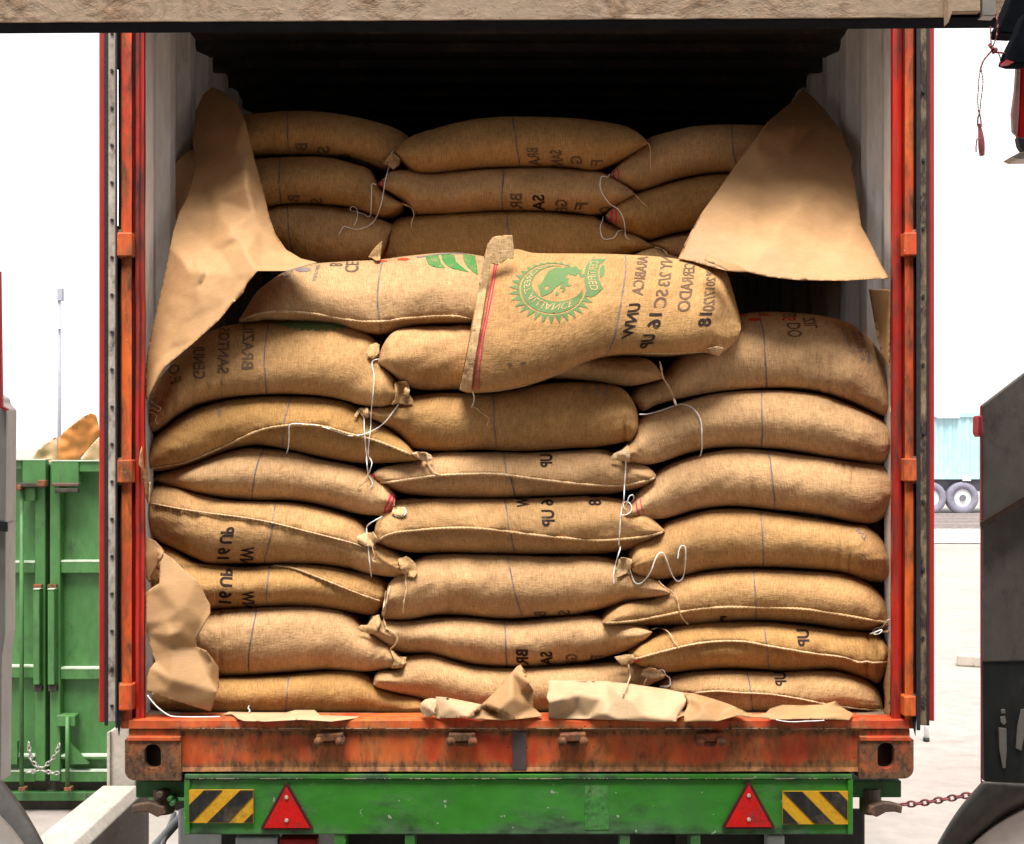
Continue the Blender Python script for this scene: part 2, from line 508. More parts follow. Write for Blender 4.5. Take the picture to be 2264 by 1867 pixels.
def inside(p, loops):
    x, y = p
    c = False
    for L in loops:
        n = len(L)
        j = n - 1
        for i in range(n):
            xi, yi = L[i]
            xj, yj = L[j]
            if (yi > y) != (yj > y) and x < (xj - xi) * (y - yi) / (yj - yi) + xi:
                c = not c
            j = i
    return c

def fill2d(loops, step):
    """triangulate the area inside the loops with an even sprinkle of inner points"""
    L2 = []
    for L in loops:
        Q = []
        for i in range(len(L)):
            a, b = L[i], L[(i + 1) % len(L)]
            k = max(1, int(math.hypot(b[0] - a[0], b[1] - a[1]) / step))
            Q += [(a[0] + (b[0] - a[0]) * t / k, a[1] + (b[1] - a[1]) * t / k) for t in range(k)]
        L2.append(Q)
    V, E = [], []
    for Q in L2:
        b0 = len(V)
        V += Q
        E += [(b0 + i, b0 + (i + 1) % len(Q)) for i in range(len(Q))]
    xs = [p[0] for p in V]
    ys = [p[1] for p in V]
    j = 0
    y = min(ys) + step * 0.5
    while y < max(ys):
        x = min(xs) + step * (0.5 if j % 2 else 0.0)
        while x < max(xs):
            if inside((x, y), L2):
                V.append((x, y))
            x += step
        y += step * 0.87
        j += 1
    r = delaunay_2d_cdt([Vector(p) for p in V], E, [], 0, 1e-4)
    vo = [(p[0], p[1]) for p in r[0]]
    fo = []
    for t in r[2]:
        cx = sum(vo[i][0] for i in t) / len(t)
        cy = sum(vo[i][1] for i in t) / len(t)
        if inside((cx, cy), L2):
            fo.append(tuple(t))
    return vo, fo

# ------------------------------------------------------------------ burlap sacks
NU, NF, EXPO, BULGE = 120, 26, 1.92, 0.112
SACKS = {}

def nz(x, y, z):
    return noise.noise(Vector((x, y, z)))

def smooth01(t):
    t = max(0.0, min(1.0, t))
    return t * t * (3 - 2 * t)

class Sack:
    pass

def sack(key, label, T, B, y0, eL=-0.05, eR=-0.05, group='burlap coffee sacks stacked in the container', seam=None,
         folds=(), depth=0.42, seed=0, bulge=BULGE, flat=0.0, seampush=0.018, tilt=0.0):
    T, B = spline(pts(T), NU), spline(pts(B), NU)
    hp = np.linalg.norm(T - B, axis=1)
    hmax = hp.max()
    a = bulge * np.minimum(1.0, hp / (0.62 * hmax)) ** 0.55
    cl = np.r_[0, np.cumsum(np.linalg.norm(np.diff((T + B) / 2, axis=0), axis=1))] / FPX * D0
    Ltot = cl[-1]
    sp = spline(pts(seam), 90) if seam else None
    V, UV, rows = [], [], NF + 1 + 4
    for i in range(NU):
        dl, dr = cl[i], Ltot - cl[i]
        yf = y0 + eL * math.exp(-(dl / 0.10) ** 2) + eR * math.exp(-(dr / 0.10) ** 2)
        yc = yf + bulge
        dend = min(dl, dr)
        ring = []
        arc, last = 0.0, None
        for k in range(NF + 1):
            ph = math.pi / 2 - math.pi * k / NF
            zr = math.copysign(abs(math.sin(ph)) ** (2 / EXPO), math.sin(ph))
            c = abs(math.cos(ph)) ** (2 / EXPO)
            P2 = T[i] + (B[i] - T[i]) * ((1 - zr) / 2)
            y = yc - a[i] * c + tilt * (-zr) * 0.5
            # creases and hollows, all pushed along the view of the front face
            X = (P2[0] - CX) * D0 / FPX
            Z = (P2[1] - HZ) * D0 / FPX
            d = 0.007 * nz(X * 5 + seed, Z * 7, seed * 1.7)
            d += 0.0045 * nz(X * 15 + seed, Z * 13, 3.1 + seed) + 0.0016 * nz(X * 45 + seed, Z * 45, 5.1)
            d += 0.0042 * (1 - abs(nz(X * 9 + seed, Z * 46 + 5 * nz(X * 3, Z * 3, seed), 7.0)) * 2.6) * math.exp(-dend / 0.10) * 1.35
            d += 0.0050 * (1 - 2.4 * abs(nz(X * 3.5 + seed * 2, Z * 11 + X * 4, 11.0 + seed)))
            low = smooth01((-zr - 0.05) / 0.9)
            d += 0.0055 * low * nz(X * 38, Z * 6, 9.0 + seed) * (0.4 + 0.6 * smooth01(nz(X * 4, 2.0, seed) + 0.5))
            for fx, fw, fd, fz in folds:
                q = (P2[0] - fx) / fw
                if abs(q) < 4:
                    d += fd * math.exp(-q * q) * (smooth01((-zr * fz) * 1.3 + 0.55) if fz else 1.0)
            if sp is not None:
                j = int(np.argmin(np.abs(sp[:, 0] - P2[0])))
                dy = P2[1] - sp[j, 1]
                if dy > 0:
                    d += seampush * math.exp(-dy / 26.0) * min(1.0, dy / 3.0)
                else:
                    d -= 0.006 * math.exp(dy / 16.0)
            y += d
            p = U(P2[0], P2[1], y)
            if last is not None:
                arc += (p - last).length
            last = p
            ring.append((p, arc))
        half = arc / 2
        for p, s in ring:
            V.append(p)
            UV.append((cl[i] + seed * 1.37, half - s + seed * 0.7))
        t0, b0 = ring[0][0], ring[-1][0]
        dd = depth * min(1.0, 0.35 + hp[i] / hmax)
        for (q, s, fy) in ((b0, 0.0, 0.45), (b0.lerp(t0, 0.2), 0, 1.0), (b0.lerp(t0, 0.8), 0, 1.0), (t0, 0, 0.45)):
            V.append(Vector((q.x, q.y + dd * fy, q.z)))
            UV.append((cl[i] + seed * 1.37, half + fy * 0.3 + seed * 0.7))
    F = []
    for i in range(NU - 1):
        for k in range(rows):
            k2 = (k + 1) % rows
            F.append((i * rows + k, i * rows + k2, (i + 1) * rows + k2, (i + 1) * rows + k))
    F.append(tuple(range(rows)))
    F.append(tuple((NU - 1) * rows + k for k in range(rows - 1, -1, -1)))
    cx = sum(v.x for v in V) / len(V)
    zmin = min(v.z for v in V)
    o = mk('coffee_sack', V, F, M_SACK, None, True, (cx, y0 + 0.2, zmin), UV)
    tag(o, label, 'sack', group)
    s = Sack()
    s.o, s.bvh = o, BVHTree.FromPolygons([tuple(v) for v in V], F)
    s.V, s.F = V, F
    SACKS[key] = s
    return s

def hit(bvh, px, py):
    d = (U(px, py, 1.0) - CAMP).normalized()
    r = bvh.ray_cast(CAMP, d)
    return r[0], r[1]

# name, label, top outline, bottom outline, depth, ...
G1, G2 = 'coffee sacks in the front stack', 'coffee sacks in the rear stack'
def S_(*a, **k):
    k.setdefault('seed', len(SACKS) + 1)
    return sack(*a, **k)

YB = 0.50
S_('B3L', 'lowest rear left sack, behind the tall drooping paper, crimson stitches beside its right end',
   'A 850 870 900 842 1000 820 1200 820 1350 838 1450 850 1560 890 1650 925 1710 950', 'A 850 1110 960 1100 1020 1140 1100 1190 1200 1215 1500 1215 1640 1190 1700 1020', YB + .02, 0, 0, group=G2)
S_('B2L', 'middle sack of the rear left three, its right tip ending in a loose twine tail',
   'A 600 570 780 520 950 505 1150 500 1300 510 1440 545 1560 590 1620 700 1700 765 1775 812', 'A 600 850 870 832 950 822 1100 812 1300 820 1450 845 1600 890 1690 882 1775 830', YB, 0, -.05, group=G2)
S_('B1L', 'topmost of the rear left three sacks, its upper edge fading into the black',
   'A 560 300 720 225 900 205 1000 198 1200 200 1400 225 1600 270 1740 320 1820 375 1840 430', 'A 560 520 780 495 1000 490 1200 490 1400 500 1540 545 1660 590 1760 570 1835 470', YB + .02, 0, 0.02, group=G2)
S_('B4R', 'sliver of sack peeping out under the right tip of the lowest rear middle sack',
   'C 290 1160 380 1118 450 1108 520 1140 700 1200 900 1230', 'C 300 1250 400 1260 500 1260 600 1260 700 1260 900 1260', YB - .02, 0, 0, group=G2, bulge=0.07)
S_('B3R', 'lowest rear right sack, just a wedge showing left of the big paper triangle',
   'C 400 1068 550 1025 700 1000 1000 990 1300 985', 'C 440 1100 520 1150 560 1190 700 1230 1000 1250 1300 1250', YB + .02, 0, 0, group=G2)
S_('B2R', 'rear right sack with crimson bands round its left tip, a white string looping below',
   'C 118 885 180 820 250 772 400 720 600 660 800 620 1000 610 1300 600', 'C 118 900 200 972 300 1022 400 1055 550 1015 700 985 1000 950 1300 925', YB, -.04, 0, group=G2)
S_('B1R', 'topmost rear right sack with a faint pink tip, running behind the paper triangle',
   'C 148 612 200 560 300 470 400 380 560 330 700 300 900 288 1100 290 1300 300', 'C 148 625 200 670 250 700 340 732 450 700 600 650 800 615 950 605 1300 600', YB, -.03, 0, group=G2)
S_('B3C', 'lowest of the rear middle three sacks, right behind the big green seal sack',
   'B 140 1150 165 1050 190 965 250 912 350 895 600 880 900 865 1200 868 1450 890 1550 900 1650 950 1800 1010 1900 1070 1950 1100', 'B 140 1195 300 1260 600 1290 900 1290 1300 1290 1600 1240 1800 1150 1950 1106', YB, .02, -.05, group=G2)
S_('B2C', 'middle of the rear middle three sacks, BR SA GE F cut off along its edge',
   'B 105 682 150 640 200 597 300 590 450 612 600 600 800 583 940 578 1100 572 1300 575 1500 595 1590 605 1700 650 1780 710 1812 745', 'B 105 692 200 750 300 812 350 870 400 885 600 880 900 862 1200 862 1400 870 1560 888 1700 830 1812 755', YB, -.05, -.05, group=G2)
S_('B1C', 'topmost of the rear middle three sacks, long and rounded against the dark opening',
   'B 222 460 320 370 500 310 700 260 900 237 1100 235 1300 240 1500 255 1700 285 1800 320 1870 370 1900 405', 'B 222 475 300 560 360 600 450 612 600 600 800 578 1000 570 1200 565 1400 575 1550 595 1700 540 1800 485 1895 425', YB - .01, -.05, -.05, group=G2)

YF = 0.10
S_('M3', 'plain sack mostly hidden under the green seal sack, twisted twine at its right tip',
   'D 1608 775 1640 680 1700 595 1780 560 1950 545 2100 545 E 100 660 400 720 700 800 900 850 1100 862 1250 872 1330 905 1380 965 1402 1005', 'D 1608 795 1700 862 1780 932 1880 967 2000 972 2100 967 E 200 1090 400 1040 650 1012 900 1027 1100 1057 1200 1062 1300 1042 1402 1014', YF - .01, -.08, -.07, group=G1)
S_('R0', 'top sack of the right column with worn red dots and curving faded blue print',
   'F 285 690 330 640 480 570 600 440 800 260 1000 170 1200 150 1400 158 1600 183 1750 230 1850 310 1950 430 2000 540 2015 660', 'F 290 740 330 790 372 812 450 772 600 730 800 690 1000 665 1200 655 1350 655 1500 670 1700 725 1850 790 1980 850 2016 770', YF + .02, 0, .02, group=G1,
   folds=[(1300 + 1530 / 3.007, 7, 0.010, 1), (1300 + 1610 / 3.007, 5, 0.008, 1), (1300 + 1460 / 3.007, 6, 0.006, 1)], tilt=-0.06)
S_('R1', 'plain smooth sack second from the top of the right column, pointed pink-banded left ear',
   'F 215 1075 300 1005 340 880 400 830 600 760 800 700 1000 675 1200 670 1400 680 1600 715 1800 790 1950 860 2005 900 2018 960', 'F 225 1135 300 1155 400 1165 500 1145 650 1095 800 1060 950 1050 1150 1055 1350 1070 1600 1115 1800 1145 1950 1165 2016 1110', YF, -.09, .02, group=G1)
S_('R2', 'third sack down the right column, creased near its right end, white knot at left',
   'I 225 545 300 460 380 350 450 262 550 200 700 150 850 115 1000 97 1150 105 1400 135 1600 160 1800 190 1950 200 2022 230', 'I 228 556 400 565 520 560 700 510 850 485 1000 480 1200 500 1400 520 1600 550 1750 585 1900 590 2022 520', YF, -.10, .02, group=G1,
   folds=[(1300 + 1700 / 3.007, 4, 0.007, -1), (1300 + 1760 / 3.007, 5, 0.006, -1), (1300 + 1090 / 3.007, 8, 0.010, 1), (1300 + 1650 / 3.007, 4, 0.005, -1)])
S_('R3', 'fourth sack down the right column with a wavy white string across its left part',
   'I 285 835 300 790 340 730 450 660 520 592 700 530 850 500 1050 500 1250 525 1500 560 1750 600 1850 612 1950 690 2005 800', 'I 292 915 340 945 400 960 500 965 650 940 800 905 1000 885 1250 885 1500 900 1650 915 1750 940 1850 975 1950 985 2008 975', YF, -.07, .02, group=G1,
   folds=[(1300 + 1670 / 3.007, 4, 0.009, 1), (1300 + 1740 / 3.007, 4, 0.010, 1), (1300 + 1590 / 3.007, 5, 0.005, 1)])
S_('R4', 'third sack up the right column, rope-like seam low on it, white knot at right',
   'I 100 1255 150 1195 250 1125 430 1080 500 1020 570 968 700 935 900 905 1100 900 1400 910 1600 920 1720 935 1850 985 1950 1070 1992 1150 2003 1210', 'I 105 1268 300 1272 500 1272 700 1270 900 1245 1200 1240 1500 1265 1700 1300 1850 1310 1998 1290', YF, -.10, .02, group=G1,
   seam='I 110 1258 300 1245 500 1210 700 1170 900 1155 1100 1155 1400 1165 1600 1190 1800 1225 2000 1258')
S_('R5', 'second sack up the right column, arched seam through its middle and letters UP above',
   'L 285 780 300 735 350 680 420 640 500 590 620 550 800 530 1000 525 1200 530 1400 550 1600 575 1800 590 1930 612 2002 690', 'L 292 795 400 840 500 865 700 850 900 835 1100 840 1300 855 1500 845 1600 842 1700 860 1850 910 1940 930 2002 790', YF, -.10, .0, group=G1,
   seam='L 300 782 400 752 500 725 620 695 750 670 900 658 1050 662 1200 690 1350 715 1500 740 1700 765 1800 800 1850 792 1900 802 2000 792',
   folds=[(1300 + 1860 / 3.007, 4, 0.012, 0), (1300 + 1935 / 3.007, 4, 0.009, 0)])
S_('R6', 'bottom sack of the right column behind crumpled paper, dotted stitch holes above its seam',
   'L 470 940 520 895 650 862 850 850 1050 855 1300 860 1500 850 1650 855 1800 890 1900 950 1950 1020 1966 1105', 'L 480 1010 600 1100 800 1150 1000 1160 1300 1160 1600 1155 1800 1150 1966 1138', YF, .02, .02, group=G1,
   seam='L 690 1003 850 990 1000 1000 1200 1010 1400 1040 1600 1080 1800 1105 1960 1118', seampush=0.012)

S_('L0', 'bulging top sack of the left column with mirrored words BRAZIL and SANTOS',
   'D 52 1165 60 1100 95 990 150 900 300 740 450 610 600 545 750 525 900 512 1100 505 1300 515 1400 535 1500 570 1590 640 1640 740 1690 830 1728 905', 'D 60 1195 90 1240 130 1250 200 1200 300 1120 420 1060 600 1020 800 1000 1000 995 1200 1005 1350 1030 1500 1070 1620 1085 1722 1055', YF - .01, .03, -.06, group=G1,
   folds=[(300 + 480 / 3.007, 5, 0.006, 1), (300 + 575 / 3.007, 3, 0.009, 1), (300 + 380 / 3.007, 6, 0.006, 1), (300 + 250 / 3.007, 5, 0.005, 1)], tilt=-0.06)
S_('L1', 'left column sack whose seam arches like a hill, white string trailing across it',
   'D 72 1400 110 1300 200 1222 320 1132 480 1070 650 1030 850 1010 1050 1010 1250 1020 1400 1050 1480 1085 1600 1170 1700 1240 1800 1330 1850 1390 1900 1410', 'G 75 188 200 182 400 130 600 50 750 15 850 15 1000 40 1200 85 1350 115 1500 135 1700 132 1850 118 1905 108', YF, .02, -.09, group=G1,
   seam='G 82 172 200 152 340 125 D 600 1340 800 1250 950 1215 1100 1205 1250 1215 1400 1260 1600 1310 1830 1402')
S_('L2', 'shaded seamless left column sack with a bright crimson band round its right end',
   'G 95 230 200 190 400 130 600 60 750 30 900 40 1050 60 1200 100 1400 140 1530 180 1650 260 1725 350', 'G 95 250 200 285 400 335 600 365 800 380 1000 380 1150 395 1300 430 1500 475 1650 482 1722 470', YF + .02, .04, -.06, group=G1)
S_('L3', 'left column sack with a long seam sloping right and dark letters 16 UP',
   'G 88 400 100 310 150 280 250 290 400 335 600 380 800 390 1000 395 1200 425 1400 480 1500 530 1570 620 1660 700 1790 790', 'G 80 560 130 640 250 700 400 770 500 800 700 800 850 800 1000 800 1200 805 1400 830 1550 870 1700 890 1795 882', YF, .02, -.08, group=G1,
   seam='G 100 402 300 440 500 470 700 495 900 530 1100 580 1300 630 1450 670 1560 712 1650 790 1770 862', seampush=0.010)
S_('L4', 'left column sack marked 16 UP, partly covered at left by standing brown paper',
   'G 90 650 250 705 400 790 600 815 750 825 900 810 1100 805 1300 820 1450 850 1600 880 1675 930 1680 985', 'G 90 1000 300 1100 500 1105 700 1100 900 1085 1100 1085 1300 1105 1450 1130 1590 1140 1650 1060', YF + .01, .03, 0, group=G1,
   seam='G 900 812 1050 835 1200 890 1350 950 1500 1010 1640 1055', seampush=0.012)
S_('L5', 'thick pale sack second up the left column, narrowing to a frayed right point',
   'J 400 640 430 500 480 452 600 440 800 430 1000 425 1200 430 1350 450 1450 500 1530 580 1650 660 1710 730 1755 790', 'J 405 680 450 860 550 887 750 882 900 870 1100 855 1300 845 1500 860 1650 842 1772 830', YF, .02, -.09, group=G1,
   folds=[(300 + 560 / 3.007, 4, 0.010, 0)])
S_('L6', 'bottom sack of the left column, lying on the floor behind a flat paper scrap',
   'J 88 1060 110 1010 300 975 550 900 750 890 1000 880 1200 860 1400 852 1540 872 1620 940 1750 1000 1880 1030 1945 1095', 'J 90 1090 130 1130 300 1152 600 1162 1000 1165 1500 1168 1800 1172 1950 1162', YF, .02, -.02, group=G1)

S_('C1', 'fat middle column sack directly under the green seal sack, deep tuck in right corner',
   'H 25 262 120 240 250 205 350 165 500 145 700 145 900 140 1100 105 1250 82 1450 75 1600 80 1720 110 1790 180 1828 260 1840 340', 'H 30 300 150 360 250 430 330 510 450 530 600 535 800 525 1000 535 1200 530 1400 515 1550 510 1700 485 1760 472 1800 470 1835 420', YF, -.07, -.05, group=G1,
   folds=[(800 + 1750 / 3.007, 4, 0.014, 1)])
S_('C2', 'middle column sack with front seam and just one cut-off UP mark above it',
   'H 70 690 120 650 300 605 500 545 700 540 900 540 1100 545 1400 530 1600 520 1700 560 1900 640 1955 690', 'H 80 722 200 790 300 820 500 840 700 845 900 845 1200 835 1500 825 1650 820 1800 790 1900 760 1956 715', YF + .01, -.04, -.07, group=G1,
   seam='H 80 735 200 742 350 720 500 700 700 690 900 690 1100 715 1300 740 1500 760 1700 765 1850 745 1955 705')
S_('C3', 'middle column sack with W, 6 UP and 18 marks above its pale sagging seam',
   'H 80 1120 100 1000 200 880 300 852 600 850 900 850 1200 845 1500 835 1700 850 1850 910 1950 1000 2012 1060', 'H 92 1150 200 1182 350 1210 600 1207 800 1212 1000 1216 1300 1216 1600 1216 1800 1180 1950 1112 2015 1075', YF, -.07, -.08, group=G1,
   seam='H 85 1140 200 1085 350 1065 550 1050 750 1050 950 1070 1150 1095 1350 1115 1550 1130 1700 1125 1850 1110 2005 1072')
S_('C4', 'broad seamless middle column sack with a diagonal dent left of its blue line',
   'K 172 400 230 340 350 240 450 205 600 195 800 200 1000 205 1300 215 1600 215 1800 290 1950 370 2020 420 2050 450', 'K 152 632 300 632 500 600 700 605 850 620 1000 625 1200 610 1400 600 1600 560 1750 515 1900 490 2048 465', YF, -.05, -.09, group=G1,
   folds=[(800 + 580 / 3.007, 9, 0.012, 1), (800 + 690 / 3.007, 12, 0.006, 1)])
S_('C5', 'middle column sack second up from the floor, worn letters along its lower edge',
   'K 40 690 90 620 150 640 300 640 500 620 700 620 900 640 1050 645 1300 620 1500 605 1620 625 1800 668 1900 700 1930 712', 'K 45 712 100 750 200 830 300 855 450 860 600 900 750 930 900 940 1100 945 1300 930 1500 910 1700 860 1800 820 1880 770 1930 722', YF + .01, -.07, -.09, group=G1)
S_('C6', 'bottom sack of the middle column, its lower part hidden by loose brown paper',
   'K 75 1060 90 1000 150 970 250 950 280 885 400 860 500 870 650 920 750 945 900 955 1100 955 1300 945 1500 930 1700 915 1850 930 1950 972 2015 1000', 'K 88 1080 200 1112 350 1150 500 1200 700 1270 1000 1285 1300 1275 1600 1200 1800 1120 1950 1050 2018 1020', YF, -.07, -.05, group=G1)

S_('M1', 'pale sack with green leaf marks on its top edge, left of the seal sack',
   'D 685 505 740 420 800 322 900 240 980 190 1100 145 1200 128 1400 115 1600 105 1800 80 2000 60 E 60 180 200 200 300 220', 'D 690 520 800 512 850 500 950 505 1100 510 1200 515 1350 535 1450 568 1550 592 1640 596 1750 565 1900 535 2100 525 E 120 645 300 650', YF + .02, -.02, 0, group=G1,
   seam='D 690 515 760 482 850 457 950 449 1100 457 1250 477 1350 497 1500 517 1650 517 1800 497 2000 482 E 0 602 120 618 300 625', tilt=-0.09)
S_('M2', 'big pale sack slumped over the pile, printed with a green toothed frog seal',
   'E 215 190 270 165 340 158 440 155 550 180 800 183 1000 185 1200 193 1400 207 1600 237 1750 272 1820 305 1855 400 1890 520 1916 620', 'E 48 1085 100 1102 200 1100 330 1085 500 1050 700 980 900 892 1050 852 1200 842 1450 845 1600 838 1700 832 1775 852 1885 765 1918 690', -0.045, 0.02, .05, group=G1, bulge=0.13,
   folds=[(1000 + 1120 / 3.007, 16, 0.004, 0)], tilt=-0.12)

ALLV, ALLF = [], []
for s in SACKS.values():
    n = len(ALLV)
    ALLV += [tuple(v) for v in s.V]
    ALLF += [tuple(i + n for i in f) for f in s.F]
ALLB = BVHTree.FromPolygons(ALLV, ALLF)

def add_to_all(V, F):
    global ALLB
    n = len(ALLV)
    ALLV.extend([tuple(v) for v in V])
    ALLF.extend([tuple(i + n for i in f) for f in F])
    ALLB = BVHTree.FromPolygons(ALLV, ALLF)

def ydepth(px, py, default=0.12, bvh=None):
    p, _ = hit(bvh or ALLB, px, py)
    return default if p is None or p.y > 1.5 else p.y

# ---- prints: flat shapes laid on the cloth
def lay(name, key, vo, fo, mat, off=0.0013, label=None):
    s = SACKS[key]
    V, ok = [], []
    for (x, y) in vo:
        p, n = hit(s.bvh, x, y)
        if p is None:
            V.append(Vector((0, 0, 0)))
            ok.append(False)
            continue
        if n.dot(CAMP - p) < 0:
            n = -n
        V.append(p + n * off)
        ok.append(True)
    F = [f for f in fo if all(ok[i] for i in f)]
    if not F:
        return None
    used = sorted({i for f in F for i in f})
    ix = {v: i for i, v in enumerate(used)}
    o = mk(name, [V[i] for i in used], [tuple(ix[i] for i in f) for f in F], mat, s.o, True)
    if label:
        o['label'] = label
    return o

def band_poly(P, wd):
    P = spline(P, max(6, int(len(P) * 6)))
    L, Rr = [], []
    for i, p in enumerate(P):
        t = P[min(i + 1, len(P) - 1)] - P[max(i - 1, 0)]
        t = t / (np.linalg.norm(t) + 1e-9)
        nn = np.array((-t[1], t[0])) * wd / 2
        L.append(tuple(p + nn))
        Rr.append(tuple(p - nn))
    return L, Rr

def strip(name, key, path, wd, mat, label=None, off=0.0013):
    """narrow printed or stitched line following the cloth"""
    P = spline(pts(path) if isinstance(path, str) else path, 46)
    vo, fo = [], []
    for i, p in enumerate(P):
        t = P[min(i + 1, len(P) - 1)] - P[max(i - 1, 0)]
        t = t / (np.linalg.norm(t) + 1e-9)
        nn = np.array((-t[1], t[0])) * wd / 2 * (1 + 0.25 * nz(i * 0.4, p[0], 2))
        j = 0.5 * nz(p[0] * .11, p[1] * .11, 5)
        vo += [(p[0] + nn[0] + j, p[1] + nn[1]), (p[0] - nn[0] + j, p[1] - nn[1])]
        if i:
            k = 2 * i
            fo.append((k - 2, k, k + 1, k - 1))
    return lay(name, key, vo, fo, mat, off, label)

STRIPES = [('B1L', 'A 1012 196 1010 300 1013 400 1022 488'), ('B2L', 'A 960 500 955 600 958 700 965 800 970 820'), ('B3L', 'A 1008 822 1012 900 1015 990 1030 1080 1048 1150'),
           ('B1C', 'B 998 237 1015 320 1030 430 1050 560'), ('B2C', 'B 942 578 940 650 932 750 935 858'), ('B3C', 'B 970 866 968 930 978 1010 985 1100'),
           ('B1R', 'C 960 288 958 380 966 470 985 560'), ('M1', 'D 1648 106 1632 150 1615 250 1607 360 1612 450 1622 520 1632 590'),
           ('M2', 'E 1150 192 1155 260 1140 400 1120 520 1105 600 1080 730 1055 800 1030 850'),
           ('R0', 'F 1140 153 1150 220 1168 300 1178 450 1184 560 1188 655'), ('R1', 'F 1155 672 1155 800 1160 900 1158 1000 1152 1052'),
           ('R2', 'I 1198 108 1215 200 1228 320 1240 430 1240 500'), ('R3', 'I 1148 508 1155 620 1165 750 1165 885'),
           ('R4', 'I 1100 902 1108 1000 1115 1100 1118 1240'), ('R5', 'L 1165 530 1180 620 1192 720 1205 845'), ('R6', 'L 1052 856 1070 920 1085 1020 1098 1150'),
           ('L0', 'D 885 513 872 600 858 700 855 800 862 900 870 1000'), ('L1', 'D 1032 1012 1015 1080 990 1160 982 1250 975 1340'),
           ('L2', 'G 852 35 820 110 790 220 775 330 772 378'), ('L3', 'G 932 395 915 480 905 580 880 690 852 800'),
           ('L4', 'G 888 815 880 900 870 1000 872 1090'), ('L5', 'J 806 432 790 520 770 620 752 740 752 880'), ('L6', 'J 1018 882 1010 960 1002 1050 995 1150'),
           ('C1', 'H 872 145 878 240 880 360 890 450 892 525'), ('C2', 'H 942 545 955 640 965 690 990 720 1010 790 1020 842'),
           ('C3', 'H 952 852 965 940 975 1030 990 1080 1005 1160 1018 1214'), ('C4', 'K 968 208 990 320 1020 460 1062 600 1072 625'),
           ('C5', 'K 948 645 955 740 958 830 965 940')]
for k, p in STRIPES:
    strip('blue_stripe', k, p, 2.9, M_STRIPE)

# ---- seams: twisted cord of doubled cloth standing proud of the sack
def seam(key, path, r=0.0046, name='seam', mat=None, off=0.0062, pitch=0.013):
    s = SACKS[key]
    P = spline(pts(path), 160)
    Q = []
    for p in P:
        h, n = hit(s.bvh, p[0], p[1])
        if h is None:
            continue
        Q.append(Vector(h) + (CAMP - h).normalized() * off)
    for _ in range(3):
        Q = [Q[0]] + [(Q[i - 1] + Q[i] * 2 + Q[i + 1]) / 4 for i in range(1, len(Q) - 1)] + [Q[-1]]
    mb, n = MB(), 10
    # resample to fine steps
    arr = np.array([tuple(q) for q in Q])
    seg = np.r_[0, np.cumsum(np.linalg.norm(np.diff(arr, axis=0), axis=1))]
    N = int(seg[-1] / 0.0030)
    ss = np.linspace(0, seg[-1], N)
    arr = np.stack([np.interp(ss, seg, arr[:, k]) for k in range(3)], 1)
    v, f = [], []
    for i in range(N):
        t = arr[min(i + 1, N - 1)] - arr[max(i - 1, 0)]
        t = Vector(t).normalized()
        yv = Vector((0, -1, 0))
        a = (yv - t * yv.dot(t)).normalized()
        b = t.cross(a)
        e = min(1.0, (i + 1) / 6.0, (N - i) / 6.0)
        for k in range(n):
            th = 2 * math.pi * k / n
            tw = 1 + 0.20 * math.sin(2 * th + ss[i] / pitch * 2 * math.pi) + 0.12 * nz(ss[i] * 60, th, 1.0)
            v.append(Vector(arr[i]) + (a * math.cos(th) * 1.35 + b * math.sin(th) * 0.95) * r * tw * e)
    for i in range(N - 1):
        for k in range(n):
            f.append((i * n + k, i * n + (k + 1) % n, (i + 1) * n + (k + 1) % n, (i + 1) * n + k))
    return mk(name, v, f, mat or M_SEAM, s.o, True)

seam('M1', 'D 690 513 760 480 850 455 950 447 1100 455 1250 475 1350 495 1500 515 1650 515 1800 495 2000 480 E 0 600 120 616')
seam('R4', 'I 112 1256 300 1243 500 1208 700 1168 900 1153 1100 1153 1400 1163 1600 1188 1800 1223 1995 1255', 0.005)
seam('R5', 'L 300 780 400 750 500 723 620 693 750 668 900 656 1050 660 1200 688 1350 713 1500 738 1700 763 1800 798 1850 790 1900 800 1998 790', 0.0038)
seam('R6', 'L 700 1001 850 988 1000 998 1200 1008 1400 1038 1600 1078 1800 1103 1955 1116', 0.003)
seam('L1', 'G 84 170 200 150 340 123 D 600 1338 800 1248 950 1213 1100 1203 1250 1213 1400 1258 1600 1308 1830 1400', 0.0042)
seam('L3', 'G 100 400 300 438 500 468 700 493 900 528 1100 578 1300 628 1450 668 1550 705', 0.0026)
seam('L4', 'G 910 812 1050 833 1200 888 1350 948 1500 1008 1635 1053', 0.003)
seam('C2', 'H 85 740 200 740 350 718 500 698 700 688 900 688 1100 713 1300 738 1500 758 1700 763 1850 743 1950 710', 0.0046)
seam('C3', 'H 90 1138 200 1083 350 1063 550 1048 750 1048 950 1068 1150 1093 1350 1113 1550 1128 1700 1123 1850 1108 2003 1073', 0.0046)
seam('M2', 'E 215 1102 330 1090 500 1054 700 984 800 940', 0.0026)
seam('M2', 'E 1250 843 1450 846 1600 839 1700 834 1770 850', 0.0032)

